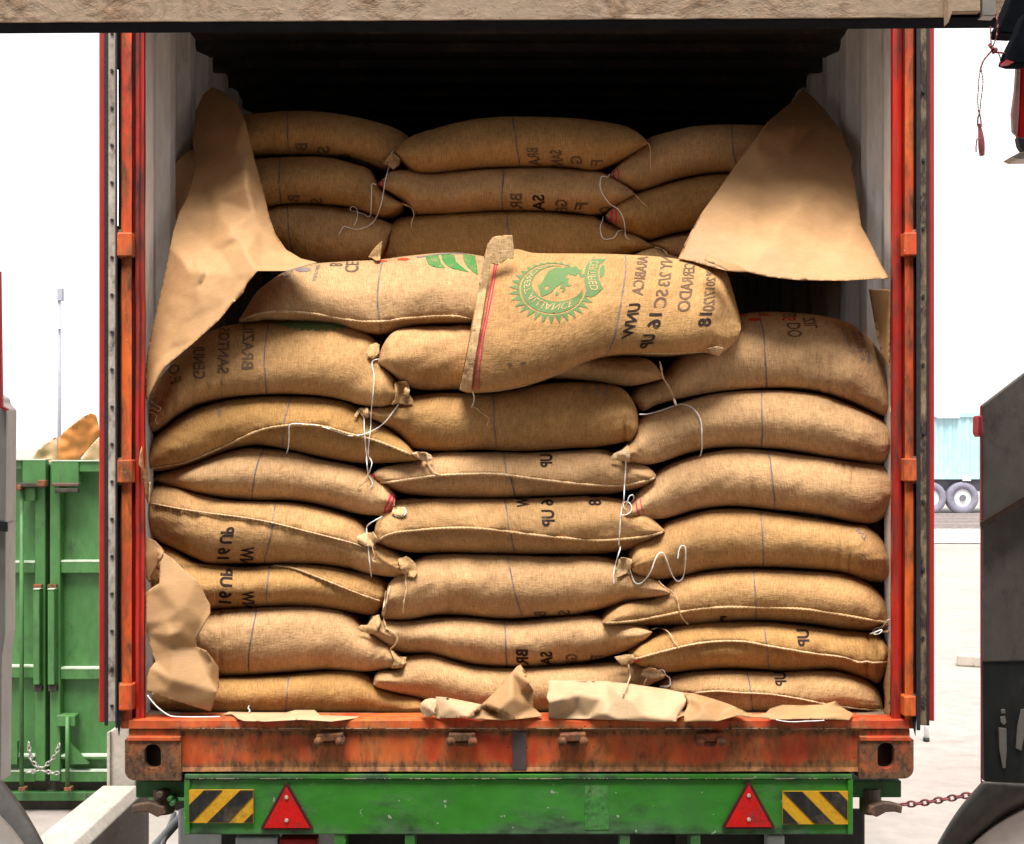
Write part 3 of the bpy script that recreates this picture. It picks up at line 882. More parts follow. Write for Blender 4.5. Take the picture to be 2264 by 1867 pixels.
# stitch holes
def stitches(key, path, n, mat=M_BROWN, ln=2.4, wd=1.3):
    P = spline(pts(path), n * 2)
    vo, fo = [], []
    for i in range(0, n * 2 - 1, 2):
        p, q = P[i], P[i] + (P[i + 1] - P[i]) / (np.linalg.norm(P[i + 1] - P[i]) + 1e-6) * ln
        t = (q - p) / ln
        nn = np.array((-t[1], t[0])) * wd / 2
        k = len(vo)
        vo += [tuple(p + nn), tuple(q + nn), tuple(q - nn), tuple(p - nn)]
        fo.append((k, k + 1, k + 2, k + 3))
    lay('stitch_line', key, vo, fo, mat)
stitches('R6', 'L 760 975 900 970 1050 978 1200 992 1400 1020 1600 1060 1800 1085 1890 1090', 34)
stitches('L3', 'G 1000 520 1150 560 1300 605 1440 645', 24, M_BROWN, 1.6, 1.0)
stitches('L4', 'G 1000 805 1150 845 1300 895 1450 955 1640 1030', 34, M_BROWN, 1.6, 1.0)

# ---- crimson closing threads
def crimson(key, a, b, wd=2.2):
    strip('closing_stitch', key, a, wd, M_THREAD)
    if b:
        strip('closing_stitch', key, b, wd * 0.8, M_THREAD)
crimson('M2', 'E 330 170 300 190 285 240 268 350 245 460 222 600 190 750 168 880 150 980 135 1085', 'E 300 205 282 360 262 470 236 600 208 750 190 880 180 980 178 1085', 2.8)
crimson('L2', 'G 1700 335 1680 390 1660 430 1652 475', 'G 1718 350 1705 400 1690 440 1685 472', 4.5)
crimson('L0', 'D 1728 935 1730 980', 'D 1700 1045 1718 1062', 3)
crimson('C1', 'H 40 250 35 280 42 320', 'H 22 255 18 290', 4.5)
crimson('R2', 'I 320 440 325 490 345 545', 'I 350 430 355 480 375 520', 2.4)
crimson('R1', 'F 245 1042 250 1090 248 1140', 'F 268 1035 272 1090 275 1150', 3)
crimson('B2C', 'B 108 665 118 680 112 695', 'B 132 640 140 680 130 705', 4)
crimson('B2R', 'C 160 862 155 905 165 940', 'C 185 850 190 900 185 945', 5)
crimson('B1R', 'C 165 590 170 620 175 650', 'C 195 580 205 620 200 655', 3.5)
crimson('B3C', 'B 150 1060 148 1120 130 1180', 'B 165 1080 168 1130 160 1180', 4)
crimson('C5', 'K 55 640 62 680 60 715', 'K 72 645 82 690 78 725', 3.5)
crimson('R3', 'I 288 850 285 890 290 930', None, 3)
crimson('L3', 'G 1748 765 1765 785 1742 810', 'G 1770 775 1785 800 1770 825', 3)
crimson('C2', 'H 72 680 85 700 82 718', None, 4)
crimson('R5', 'L 300 795 330 785 355 778', None, 4)
crimson('C6', 'K 1890 965 1895 1000 1900 1020', 'K 1890 965 1930 985 1940 1010', 1.6)
crimson('R4', 'I 1990 1170 1998 1200 1990 1235', None, 2.6)
crimson('L4', 'G 1678 945 1675 1000 1655 1040', None, 3)

# ---- lettering
def glyphs(text, bold=0.012):
    c = bpy.data.curves.new('glyphs', 'FONT')
    c.body = text
    c.size = 1.0
    c.offset = bold
    c.resolution_u = 3
    o = bpy.data.objects.new('glyphs', c)
    COL.objects.link(o)
    bpy.context.view_layer.update()
    dg = bpy.context.evaluated_depsgraph_get()
    me = bpy.data.meshes.new_from_object(o.evaluated_get(dg))
    bm = bmesh.new()
    bm.from_mesh(me)
    bmesh.ops.triangulate(bm, faces=bm.faces)
    for _ in range(2):
        es = [e for e in bm.edges if e.calc_length() > 0.3]
        if es:
            bmesh.ops.subdivide_edges(bm, edges=es, cuts=1)
            bmesh.ops.triangulate(bm, faces=bm.faces)
    V = [(v.co.x, v.co.y) for v in bm.verts]
    bm.verts.index_update()
    F = [tuple(v.index for v in f.verts) for f in bm.faces]
    bm.free()
    bpy.data.objects.remove(o, do_unlink=True)
    bpy.data.meshes.remove(me)
    bpy.data.curves.remove(c)
    xs = [p[0] for p in V]
    x0, x1 = min(xs), max(xs)
    return [((p[0] - x0) / (x1 - x0), p[1] / 0.72) for p in V], F

def text(key, s, a, b, up0, up1=None, mat=M_BLACK, comp=0.0, bold=0.02, name='printed_lettering'):
    """letters from a to b (measured points of the baseline), up0/up1: letter height vectors at either end"""
    gv, gf = glyphs(s, bold)
    a, b = np.array(pts(a)[0]), np.array(pts(b)[0])
    up0 = np.array(up0, float)
    up1 = up0 if up1 is None else np.array(up1, float)
    vo = []
    for (t, h) in gv:
        t2 = t + comp * t * (t - 1)
        vo.append(tuple(a + (b - a) * t2 + (up0 + (up1 - up0) * t) * h))
    return lay(name, key, vo, gf, mat)

# big slumped sack: four columns, read downwards, mirrored
text('M2', 'ARABICA', 'M 545 60', 'M 455 710', (-23, -1), (-25, -2), M_BROWN, 0.30)
text('M2', 'UNW', 'M 428 830', 'M 285 1400', (-26, 2), (-25, 5), M_BLACK, 0.05, 0.03)
text('M2', 'NY 2/3', 'M 965 60', 'M 900 560', (-27, -1), (-26, -2), M_BROWN, 0.15)
text('M2', 'SC', 'M 885 610', 'M 835 905', (-27, 0), (-28, 0), M_BROWN, 0.05, 0.02)
text('M2', '16', 'M 775 1000', 'M 735 1250', (-27, 0), (-28, 1), M_BLACK, 0.05, 0.035)
text('M2', 'UP', 'M 672 1345', 'M 600 1570', (-27, 1), (-27, 3), M_BLACK, 0.05, 0.035)
text('M2', 'CERRADO', 'M 1330 175', 'M 1235 975', (-24, -1), (-29, 0), M_BROWN, 0.45)
text('M2', 'OP', 'M 1640 280', 'M 1648 385', (-17, 0), (-19, 0), M_BROWN, 0.1)
text('M2', '2017/20', 'M 1665 405', 'M 1640 965', (-20, 0), (-26, 0), M_BROWN, 0.2)
text('M2', '18', 'M 1605 990', 'M 1575 1220', (-27, 0), (-28, 1), M_BLACK, 0.05, 0.03)
# upper left sack: read upwards, mirrored
text('L0', 'BRAZIL', 'P 1530 1025', 'P 1565 180', (26, -1), (25, 0), M_BROWN, -0.25)
text('L0', 'SANTOS', 'P 1062 1110', 'P 1095 225', (25, 0), (24, 0), M_BROWN, -0.25)
text('L0', 'GENUI', 'P 600 1215', 'P 590 600', (26, 0), (26, 0), M_BROWN, -0.15)
text('L0', 'F.O', 'P 150 1320', 'P 110 960', (25, -7), (24, -6), M_BROWN, -0.05)
# dark grade marks
text('L3', '16 UP', 'O 700 750', 'O 790 135', (25, 0), (29, 0), M_BLACK, 0.0, 0.035)
text('L3', 'NW', 'O 1130 900', 'O 1160 520', (28, 0), (29, 0), M_BLACK, -0.2, 0.035)
text('L4', '16 UP', 'O 735 1590', 'O 775 930', (27, 2), (26, 2), M_BLACK, 0.0, 0.035)
text('L4', 'NW', 'O 1190 1720', 'O 1172 1365', (27, 0), (26, 0), M_BLACK, -0.1, 0.035)
text('C2', 'UP', 'Q 975 40', 'Q 970 275', (-27, 0), (-25, 0), M_BLACK, 0.0, 0.035)
text('C3', 'W', 'Q 545 815', 'Q 575 988', (-27, 0), (-28, 0), M_BLACK, 0.0, 0.035)
text('C3', '6 UP', 'Q 985 850', 'Q 1025 1325', (-27, 0), (-28, 0), M_BLACK, 0.02, 0.03)
text('C3', '18', 'Q 1835 780', 'Q 1855 960', (-27, 0), (-28, 0), M_BLACK, 0.0, 0.03)
text('R5', 'UP', 'L 1465 578', 'L 1470 690', (-27, 0), (-24, 0), M_BLACK, 0.0, 0.03)
text('R6', 'UP', 'L 1310 862', 'L 1322 955', (-26, 0), (-25, 0), M_BLACK, 0.0, 0.025)
text('R4', 'P', 'I 918 1208', 'I 915 1240', (-13, 0), None, M_BLACK, 0.0, 0.03)
for key, rows_ in (('B1C', (('BRA', 'R 510 200', 'R 570 500', M_BROWN), ('SAN', 'R 900 240', 'R 950 500', M_BROWN), ('G', 'R 1240 335', 'R 1262 470', M_BROWN), ('F', 'R 1600 402', 'R 1580 500', M_BROWN))),
                   ('B2C', (('BR', 'R 245 965', 'R 262 1230', M_BROWN), ('SA', 'R 620 985', 'R 630 1250', M_BLACK), ('GE', 'R 995 1060', 'R 1010 1270', M_BROWN), ('F', 'R 1350 1110', 'R 1310 1230', M_BROWN), ('O', 'R 1740 1180', 'R 1730 1290', M_BROWN))),
                   ('C5', (('BR', 'K 1100 830', 'K 1106 935', M_BLACK), ('SA', 'K 1262 845', 'K 1268 935', M_BLACK), ('GE', 'K 1432 860', 'K 1430 930', M_BROWN), ('F', 'K 1600 868', 'K 1592 900', M_BROWN))),
                   ('C4', (('B', 'K 1222 578', 'K 1222 608', M_BROWN), ('S', 'K 1382 568', 'K 1382 600', M_BROWN), ('G', 'K 1550 565', 'K 1545 590', M_BROWN))),
                   ('B1L', (('B', 'A 1138 410', 'A 1138 465', M_BROWN), ('S', 'A 1285 430', 'A 1285 480', M_BROWN), ('G', 'A 1425 480', 'A 1425 515', M_BROWN))),
                   ('B2L', (('B', 'A 1085 755', 'A 1090 800', M_BROWN), ('S', 'A 1240 778', 'A 1240 812', M_BROWN)))):
    for s_, a_, b_, m_ in rows_:
        text(key, s_, a_, b_, (-26, 0), None, m_, 0.0, 0.03)
# partial prints on the two pale top sacks
text('M1', 'CE', 'T 705 232', 'T 730 130', (32, 0), (28, 0), M_BROWN, -0.3)
text('M1', 'B', 'T 568 172', 'T 572 142', (28, 0), None, M_BROWN, 0)
text('R0', 'DO', 'S 842 230', 'S 878 435', (-30, 0), (-33, 0), M_BROWN, -0.05)
text('R0', 'ES', 'S 790 95', 'S 785 150', (-30, 0), None, M_BROWN, 0)
text('R0', 'S', 'S 778 150', 'S 780 200', (-30, 0), None, M_REDINK, 0)
text('R0', 'ZIL', 'S 1050 150', 'S 1105 300', (-26, 0), (-29, 2), M_BROWN, 0)
text('L5', 'CE', 'J 1380 490', 'J 1385 460', (12, 0), None, M_BLUEINK, 0)
text('L5', 'ICE', 'J 1445 505', 'J 1500 480', (5, -8), None, M_BLUEINK, 0)

def shape(name, key, loops, mat, step=4.5, off=0.0013):
    vo, fo = fill2d(loops, step)
    return lay(name, key, vo, fo, mat, off)

def ell(c, cx, cy, rx, ry, n=28, a0=0.0):
    x0, y0, k = CR[c]
    return [(x0 + (cx + rx * math.cos(2 * math.pi * i / n + a0)) / k, y0 + (cy + ry * math.sin(2 * math.pi * i / n + a0)) / k) for i in range(n)]

# small print fields in faded blue: rows of tiny worn words
def smallprint(key, a, b, h, words, mat=M_BLUEINK, comp=0.0):
    text(key, words, a, b, h, None, mat, comp, 0.01, 'small_print')
smallprint('R0', 'S 1490 280', 'S 1640 660', (-9, 3), 'ALLIANCE')
smallprint('R0', 'S 1640 320', 'S 1800 770', (-9, 3), 'PRODUCE OF')
smallprint('R0', 'S 1740 340', 'S 1900 800', (-9, 3), 'BRAZIL CAFE')
smallprint('C1', 'E 905 1040', 'E 905 1115', (-13, 0), 'CE')
smallprint('C1', 'E 985 1040', 'E 985 1135', (-13, 0), 'INT')
smallprint('C1', 'E 1040 1045', 'E 1045 1140', (-10, 0), 'WE')
smallprint('M1', 'T 90 280', 'T 120 215', (8, 2), 'II')
smallprint('M1', 'T 135 270', 'T 180 190', (10, 1), 'ES')
smallprint('M1', 'T 395 310', 'T 440 160', (8, 0), 'RESTORE')
smallprint('L1', 'D 310 1180', 'D 330 1110', (10, -4), 'IS')
smallprint('L1', 'D 345 1165', 'D 370 1090', (10, -4), 'CAFE')
smallprint('L1', 'D 440 1100', 'D 500 1065', (6, -6), 'ALL')
smallprint('L1', 'D 540 1145', 'D 555 1060', (8, 0), 'CERRADO')
smallprint('R3', 'I 1800 625', 'I 1860 690', (-6, 8), 'INT')
smallprint('R1', 'F 1820 780', 'F 1900 825', (3, -6), 'ALL')
shape('printed_emblem', 'M1', [ell('T', 310, 205, 80, 22)], M_BLUEINK)
shape('printed_dot', 'M1', [ell('T', 1065, 124, 60, 9)], M_REDINK, 3)
shape('printed_dot', 'M1', [ell('T', 1280, 106, 58, 12)], M_REDINK, 3)
shape('printed_dot', 'R0', [ell('S', 185, 178, 98, 25)], M_REDINK, 3)
shape('printed_dot', 'R0', [ell('S', 330, 112, 80, 12)], M_REDINK, 3)
shape('printed_dot', 'R0', [ell('S', 30, 118, 60, 10)], M_REDINK, 3)
shape('printed_leaf', 'M1', [pts('T 1495 80 1540 68 1620 66 1632 100 1650 150 1690 190 1620 190 1560 175 1520 150 1505 120')], M_LEAF)
shape('printed_leaf', 'M1', [pts('T 1645 62 1720 55 1775 68 1790 130 1850 180 1915 230 1830 215 1740 190 1680 150 1655 110')], M_LEAF)
shape('printed_leaf', 'M1', [pts('T 1855 60 1930 62 1975 75 1990 150 2005 255 1960 235 1900 180 1865 120')], M_LEAF)
shape('printed_outline', 'M1', [pts('T 1400 82 1490 70 1600 55 1720 44 1900 46 2060 62 2050 74 1900 56 1720 54 1600 66 1500 80 1420 92')], M_BLUEINK, 3)
shape('printed_emblem', 'L0', [pts('D 890 524 960 515 1050 508 1180 510 1300 516 1380 532 1440 560 1390 552 1380 575 1340 552 1325 580 1290 558 1265 585 1235 560 1200 582 1180 562 1150 580 1130 560 1105 578 1085 556 1060 572 1045 552 1015 562 1000 545 960 540')], M_GREENINK)

# ---- the frog seal
def seal():
    cx, cy = 890, 690
    def ring(t, r):
        rx = 655 * r
        ry = (520 if math.sin(t) > 0 else 490) * r
        return (CR['N'][0] + (cx + rx * math.cos(t)) / CR['N'][2], CR['N'][1] + (cy + ry * math.sin(t)) / CR['N'][2])
    a0, a1 = R(12), R(331)
    nt_ = 29
    outer = []
    for i in range(nt_):
        t = a0 + (a1 - a0) * i / (nt_ - 1)
        dt = (a1 - a0) / (nt_ - 1)
        top = max(0.0, -math.sin(t))
        amp = 0.31 - 0.24 * top
        outer.append(ring(t - dt * 0.5 + dt * .02, 1.0))
        outer.append(ring(t, 1.0 + amp))
    outer.append(ring(a1 + 0.05, 1.0))
    inner = [ring(a1 + 0.05 - (a1 + 0.05 - a0 + 0.05) * i / 60, 0.985) for i in range(61)]
    shape('printed_emblem', 'M2', [outer + inner], M_GREENINK, 4)
    # ring band
    band = [ring(R(16) + (R(318) - R(16)) * i / 70, 0.925) for i in range(71)]
    inn = []
    for i in range(61):
        t = R(318) - (R(318) - R(16)) * i / 60
        inn.append((CR['N'][0] + (990 + 500 * math.cos(t)) / CR['N'][2], CR['N'][1] + (600 + 345 * math.sin(t)) / CR['N'][2]))
    shape('printed_emblem', 'M2', [band + inn], M_GREENINK, 4)
    frog = pts('N 610 640 700 560 760 430 830 340 960 280 1100 290 1220 280 1370 270 1420 340 1450 440 1380 400 1330 405 1270 430 1230 430 1200 400 1130 470 1205 495 1190 600 1260 620 1215 655 1145 640 1140 715 1100 770 1068 750 1105 680 1030 690 1060 625 1110 560 1000 640 930 690 880 760 780 810 680 850 650 790 640 720')
    eye = pts('N 725 690 760 645 820 640 815 705 765 735')
    shape('printed_emblem', 'M2', [frog, eye], M_GREENINK, 4)
    shape('printed_emblem', 'M2', [ell('N', 975, 790, 32, 36, 12)], M_GREENINK, 4)
    shape('printed_emblem', 'M2', [ell('N', 1330, 420, 46, 26, 12), ell('N', 1445, 440, 26, 34, 12)], M_GREENINK, 4)
    # banner
    ban = pts('N 1660 125 1920 115 1880 165 1810 230 1775 320 1770 420 1790 520 1870 690 1780 780 1620 870 1570 790 1530 660 1505 520 1510 380 1550 240')
    shape('printed_emblem', 'M2', [ban], M_GREENINK, 4)
    shape('printed_emblem', 'M2', [pts('N 1830 270 1870 225 1900 260 1905 340 1880 430 1820 490 1800 400 1805 320')], M_GREENINK, 4)
    gv, gf = glyphs('CERTIFIED', 0.0)
    vo = []
    for (t, h) in gv:
        t2 = t + 0.25 * t * (t - 1)
        bx = 1790 - 60 * math.sin(math.pi * min(1, t2 * 1.0))
        vo.append((CR['N'][0] + (bx - 165 * h) / CR['N'][2], CR['N'][1] + (165 + 560 * t2) / CR['N'][2]))
    lay('printed_lettering', 'M2', vo, gf, M_BARE, 0.0021)
    gv, gf = glyphs('RAINFOREST ALLIANCE', 0.0)
    vo = []
    for (t, h) in gv:
        an = R(292) - (R(292) - R(52)) * t
        q = 0.0
        r_in = (990 + 500 * math.cos(an), 600 + 345 * math.sin(an))
        r_out = (cx + 655 * 0.925 * math.cos(an), cy + (520 if math.sin(an) > 0 else 490) * 0.925 * math.sin(an))
        f = 0.17 + 0.62 * h
        vo.append((CR['N'][0] + (r_in[0] + (r_out[0] - r_in[0]) * f) / CR['N'][2], CR['N'][1] + (r_in[1] + (r_out[1] - r_in[1]) * f) / CR['N'][2]))
    lay('printed_lettering', 'M2', vo, gf, M_BARE, 0.0021)
seal()
shape('oil_smudge', 'M2', [pts('E 362 918 380 908 400 916 385 930')], M_BROWN, 2)
shape('oil_smudge', 'M2', [pts('E 440 912 470 900 498 908 470 922')], M_BROWN, 2)

# ------------------------------------------------------------------ loose cloth ears, paper, strings
def minwin(px, py, r, bvh=None):
    best = 9.0
    for dx, dy in ((0, 0), (r, 0), (-r, 0), (0, r), (0, -r)):
        p, _ = hit(bvh or ALLB, px + dx, py + dy)
        if p is not None and p.y < best:
            best = p.y
    return best if best < 1.4 else None

def flap(key, poly, mat=M_EAR, off=0.008, name='cloth_ear', rough=0.005, step=4.0, y=None, puff=0.003, label=None):
    L = pts(poly)
    vo, fo = fill2d([L], step)
    cx = sum(p[0] for p in L) / len(L)
    cy = sum(p[1] for p in L) / len(L)
    ys = [minwin(x, yy, 5) for x, yy in vo]
    good = [q for q in ys if q is not None]
    base = min(good) if good else 0.08
    V = []
    for (x, yy), q in zip(vo, ys):
        q = base if q is None else max(base, min(q, base + 0.05))
        if y is not None:
            q = y
        d = min(math.hypot(x - a[0], yy - a[1]) for a in L)
        q = q - off - puff * min(1, d / 8) + rough * nz(x * 0.06, yy * 0.06, 4.0) + rough * 0.4 * nz(x * 0.16, yy * 0.16, 1.0)
        V.append(U(x, yy, q))
    o = mk(name, V, fo, mat, SACKS[key].o, True, solid=0.003)
    if label: o['label'] = label
    return o

flap('L0', 'D 1722 925 1740 915 1795 915 1815 935 1822 975 1815 995 1840 1030 1845 1058 1800 1068 1745 1062 1700 1065 1725 1035 1728 985')
flap('L0', 'D 1540 700 1560 672 1600 658 1622 672 1615 720 1600 755 1565 765 1535 740', puff=0.012)
flap('R1', 'F 150 1115 175 1090 225 1072 265 1035 280 1090 275 1150 220 1135 160 1130')
flap('R3', 'I 205 835 225 820 270 825 292 835 285 900 250 930 190 955 195 900')
flap('L3', 'G 1745 770 1800 752 1835 775 1860 800 1872 860 1855 895 1810 890 1770 860 1755 820')
flap('L3', 'G 1470 625 1520 600 1560 595 1575 640 1600 655 1570 690 1520 685 1490 665', puff=0.008)
flap('L2', 'G 1715 430 1750 425 1790 435 1795 465 1770 485 1720 478 1700 465')
flap('C1', 'D 1450 1150 1470 1110 1500 1090 1545 1092 1548 1150 1520 1165 1490 1120 1465 1155', off=0.012)
flap('L1', 'G 1830 70 1870 58 1930 62 1965 80 1978 105 1940 120 1900 115 1860 92')
flap('C5', 'J 1470 570 1500 548 1540 550 1580 490 1620 480 1630 530 1600 600 1560 605 1500 590', off=0.012)
flap('R5', 'L 175 760 250 745 300 745 310 785 290 805 220 815')
flap('C6', 'K 1870 965 1920 950 1990 975 2020 1005 1975 1020 1900 1025 1860 1000', puff=0.014)
flap('M2', 'E 213 205 235 120 270 76 300 68 345 62 398 62 404 110 412 165 405 220 370 215 325 250 290 262 240 240', off=0.010, y=0.03, label='folded corner standing above the crimson stitching', rough=0.0008, puff=0.001)
flap('M2', 'E 48 1090 90 905 130 700 165 480 195 290 216 195 262 190 250 300 215 500 180 720 140 950 125 1100', off=0.011, rough=0.001, puff=0.0)
flap('M2', 'E 1700 815 1760 800 1800 810 1790 840 1770 862 1735 850', off=0.006)
flap('B3C', 'A 1545 1170 1580 1120 1615 1080 1640 1060 1625 1190 1600 1195 1570 1175', off=0.012)
flap('B1C', 'A 1645 550 1680 500 1710 475 1760 520 1750 560 1710 588 1680 560', off=0.01)
flap('C3', 'H 0 1120 40 1085 75 1070 110 1130 60 1150 10 1160', off=0.01)
flap('L5', 'J 1690 700 1745 760 1800 760 1795 800 1770 830 1700 835 1720 790', off=0.008)
flap('R4', 'I 1925 1300 1960 1270 2000 1262 2008 1300 1990 1322 1950 1315', off=0.01)
flap('C4', 'J 1645 1060 1655 1040 1690 1000 1680 1050 1665 1080', off=0.008) if False else None

PAPERS = []
def bary(ctrl):
    V = [Vector((c[0], c[1])) for c in ctrl]
    r = delaunay_2d_cdt(V, [], [], 0, 1e-4)
    tr = []
    Y = []
    for p in r[0]:
        j = min(range(len(ctrl)), key=lambda i: (ctrl[i][0] - p[0]) ** 2 + (ctrl[i][1] - p[1]) ** 2)
        Y.append(ctrl[j][2])
    T = [tuple(t) for t in r[2] if len(t) == 3]
    P = [(p[0], p[1]) for p in r[0]]
    def f(x, y):
        best = None
        for (a, b, c) in T:
            (x1, y1), (x2, y2), (x3, y3) = P[a], P[b], P[c]
            dt = (y2 - y3) * (x1 - x3) + (x3 - x2) * (y1 - y3)
            if abs(dt) < 1e-9:
                continue
            l1 = ((y2 - y3) * (x - x3) + (x3 - x2) * (y - y3)) / dt
            l2 = ((y3 - y1) * (x - x3) + (x1 - x3) * (y - y3)) / dt
            l3 = 1 - l1 - l2
            m = min(l1, l2, l3)
            if m >= -1e-6:
                return l1 * Y[a] + l2 * Y[b] + l3 * Y[c]
            if best is None or m > best[0]:
                best = (m, max(0, l1), max(0, l2), max(0, l3), a, b, c)
        _, l1, l2, l3, a, b, c = best
        s = l1 + l2 + l3
        return (l1 * Y[a] + l2 * Y[b] + l3 * Y[c]) / s
    return f

def sheet(label, poly, ctrl, step=7.0, mat=None, crumple=0.004, clamp=0.008, thick=0.0015, holes=(), facet=44.0):
    L = pts(poly)
    vo, fo = fill2d([L] + [pts(h) for h in holes], step)
    C = []
    for t in ctrl:
        p = pts(t[0])[0]
        C.append((p[0], p[1], t[1]))
    f0 = bary(C)
    rng = random.Random(int(C[0][0] * 7 + len(C)))
    xs, ys = [p[0] for p in L], [p[1] for p in L]
    area = (max(xs) - min(xs)) * (max(ys) - min(ys))
    for _ in range(int(area / (facet * facet))):
        q = (rng.uniform(min(xs), max(xs)), rng.uniform(min(ys), max(ys)))
        if inside(q, [L]) and min(math.hypot(q[0] - c[0], q[1] - c[1]) for c in C) > facet * 0.4:
            C.append((q[0], q[1], f0(*q) + rng.uniform(-1, 1) * crumple * 1.9))
    f = bary(C)
    V = []
    for x, y in vo:
        d = f(x, y)
        d += 0.25 * crumple * nz(x * 0.03, y * 0.03, 3.3)
        if clamp:
            q = minwin(x, y, 4)
            if q is not None:
                d = min(d, q - clamp)
        V.append(U(x, y, d))
    c = sum(V, Vector()) / len(V)
    o = mk('kraft_paper', V, fo, mat or M_PAPER, None, True, (c.x, c.y, min(v.z for v in V)), solid=thick)
    tag(o, label, 'packing paper', 'kraft lining paper')
    add_to_all(V, fo)
    return o

sheet('tall brown kraft paper drooping down the left wall from the dark, sharply folded',
      'A 505 40 560 58 640 110 700 190 725 260 762 420 800 560 850 740 890 905 930 1020 1000 1120 1100 1180 1205 1205 1100 1235 1000 1262 810 1262 740 1345 D 715 325 640 400 560 500 500 555 400 645 300 730 200 810 150 885 100 985 70 1045 62 980 62 900 75 750 110 560 165 330 180 260 A 215 1180 250 1000 290 870 330 800 370 700 400 560 380 400 400 200 450 90',
      [('A 505 35', .80), ('A 640 110', .64), ('A 720 250', .49), ('A 400 150', .74), ('A 380 400', .60), ('A 590 300', .50), ('A 690 340', .44),
       ('A 780 480', .43), ('A 730 560', .35), ('A 570 560', .45), ('A 430 620', .47), ('A 850 740', .36), ('A 738 700', .28), ('A 610 690', .37), ('A 370 760', .40), ('A 480 800', .38),
       ('A 390 1000', .28), ('A 500 900', .30), ('A 625 1035', .14), ('A 900 930', .28), ('A 290 870', .34), ('A 250 1000', .27),
       ('A 725 1128', .065), ('A 560 1130', .15), ('A 1000 1120', .19), ('A 850 1150', .12), ('A 1205 1205', .05), ('A 810 1262', -.02), ('A 1000 1262', .02),
       ('A 470 1270', .07), ('A 230 1100', .20), ('D 440 190', .05), ('D 740 270', -.01), ('D 430 420', .03), ('D 270 560', .06), ('D 560 500', -.01), ('D 165 330', .15), ('D 110 560', .11),
       ('D 200 810', .02), ('D 70 750', .09), ('D 400 645', .0), ('D 60 900', .08), ('D 65 1050', .05), ('D 250 700', .05)], clamp=0.012)
sheet('dark strip of brown paper on the left wall behind the tall drooping sheet',
      'A 262 540 330 480 420 420 430 600 380 760 330 900 300 1000 262 900 240 840 246 700', [('A 262 540', .55), ('A 430 420', .66), ('A 430 640', .60), ('A 240 850', .50), ('A 300 1000', .46), ('A 340 700', .54)], clamp=0)
sheet('broad triangular brown paper folded down at upper right, peak fading into the dark',
      'C 1430 60 1340 150 1190 275 1110 390 1000 530 870 720 760 870 680 1010 600 1178 690 1197 760 1217 850 1242 930 1262 980 1262 1060 1268 1200 1302 1400 1323 1700 1327 2003 1310 1960 1240 1880 1080 1815 960 1800 850 1775 700 1752 575 1765 520 1730 450 1690 340 1600 220 1500 110',
      [('C 1430 55', .95), ('C 1340 150', .80), ('C 1190 275', .56), ('C 1150 340', .47), ('C 1690 340', .60), ('C 1765 520', .50), ('C 1000 530', .42), ('C 1350 500', .45), ('C 1500 300', .58), ('C 1380 300', .50), ('C 870 720', .33),
       ('C 1170 840', .31), ('C 1400 720', .34), ('C 1700 600', .44), ('C 750 905', .22), ('C 1100 960', .20), ('C 1800 850', .34), ('C 1400 850', .25), ('C 1260 980', .16), ('C 1500 1030', .17),
       ('C 1760 1000', .20), ('C 600 1175', .12), ('C 540 1270', .10), ('C 700 1320', .06), ('C 900 1200', .08), ('C 1060 1265', .03), ('C 1400 1323', .0), ('C 1700 1325', .01), ('C 2003 1310', .04), ('C 1930 1180', .10), ('C 1350 1180', .07), ('C 1700 1150', .09)],
      crumple=0.006, clamp=0.012)
sheet('small curled brown paper edge touching the right end of the seal sack', 'C 775 1190 790 1153 850 1175 920 1205 1000 1225 1070 1268 1000 1268 935 1262 860 1225 800 1205',
      [('C 760 1195', -.02), ('C 790 1150', .0), ('C 1000 1225', -.0), ('C 1070 1270', .01), ('C 900 1270', -.05), ('C 850 1200', -.04)], clamp=0)
sheet('standing brown paper at the lower left corner of the load, creased in folds',
      'J 165 55 250 110 320 180 390 235 405 250 440 300 470 370 495 410 497 470 470 520 425 600 402 640 405 692 470 720 510 770 550 830 553 960 540 990 500 1122 300 1062 75 992 76 900 95 838 132 792 100 700 72 590 75 530 65 335 110 300 158 270',
      [('J 165 50', .06), ('J 65 335', .03), ('J 175 290', .015), ('J 405 250', .03), ('J 330 180', .04), ('J 495 410', .04), ('J 500 480', .03), ('J 280 450', -.0), ('J 75 530', .02), ('J 320 520', .005),
       ('J 400 640', .03), ('J 230 620', -.01), ('J 72 600', .035), ('J 405 700', .04), ('J 230 700', .02), ('J 132 792', .03), ('J 470 730', .0), ('J 500 800', .02), ('J 553 840', .05), ('J 553 970', .05), ('J 480 880', .01),
       ('J 250 915', -.02), ('J 100 835', .015), ('J 75 990', .01), ('J 220 980', .0), ('J 500 1125', .02), ('J 540 990', -.01), ('J 300 1060', .01), ('J 420 960', -.01)],
      crumple=0.003, clamp=0.010)
sheet('flat scrap of paper on the sill below the bottom left sack',
      'J 555 1150 620 1126 800 1130 1000 1130 1062 1114 1190 1114 1225 1148 1505 1158 1440 1172 1300 1190 1100 1178 860 1190 720 1186 680 1172 640 1140',
      [('J 555 1150', .06), ('J 620 1126', .05), ('J 720 1190', -.05), ('J 1000 1130', .04), ('J 1062 1112', .05), ('J 1130 1165', -.03), ('J 1190 1112', .05), ('J 1225 1148', .0), ('J 1505 1158', .03), ('J 1300 1192', -.05), ('J 860 1192', -.05)], clamp=0, mat=M_PAPER2, crumple=0.002)
sheet('pale torn paper scrap between the left and middle bottom sacks',
      'K 492 1145 560 1150 700 1178 800 1198 745 1240 700 1282 600 1286 490 1288 485 1230 500 1200 490 1170', [('K 492 1140', .03), ('K 800 1198', -.02), ('K 700 1290', -.05), ('K 485 1290', .0), ('K 600 1220', -.03)], clamp=0.006, mat=M_PAPER2)
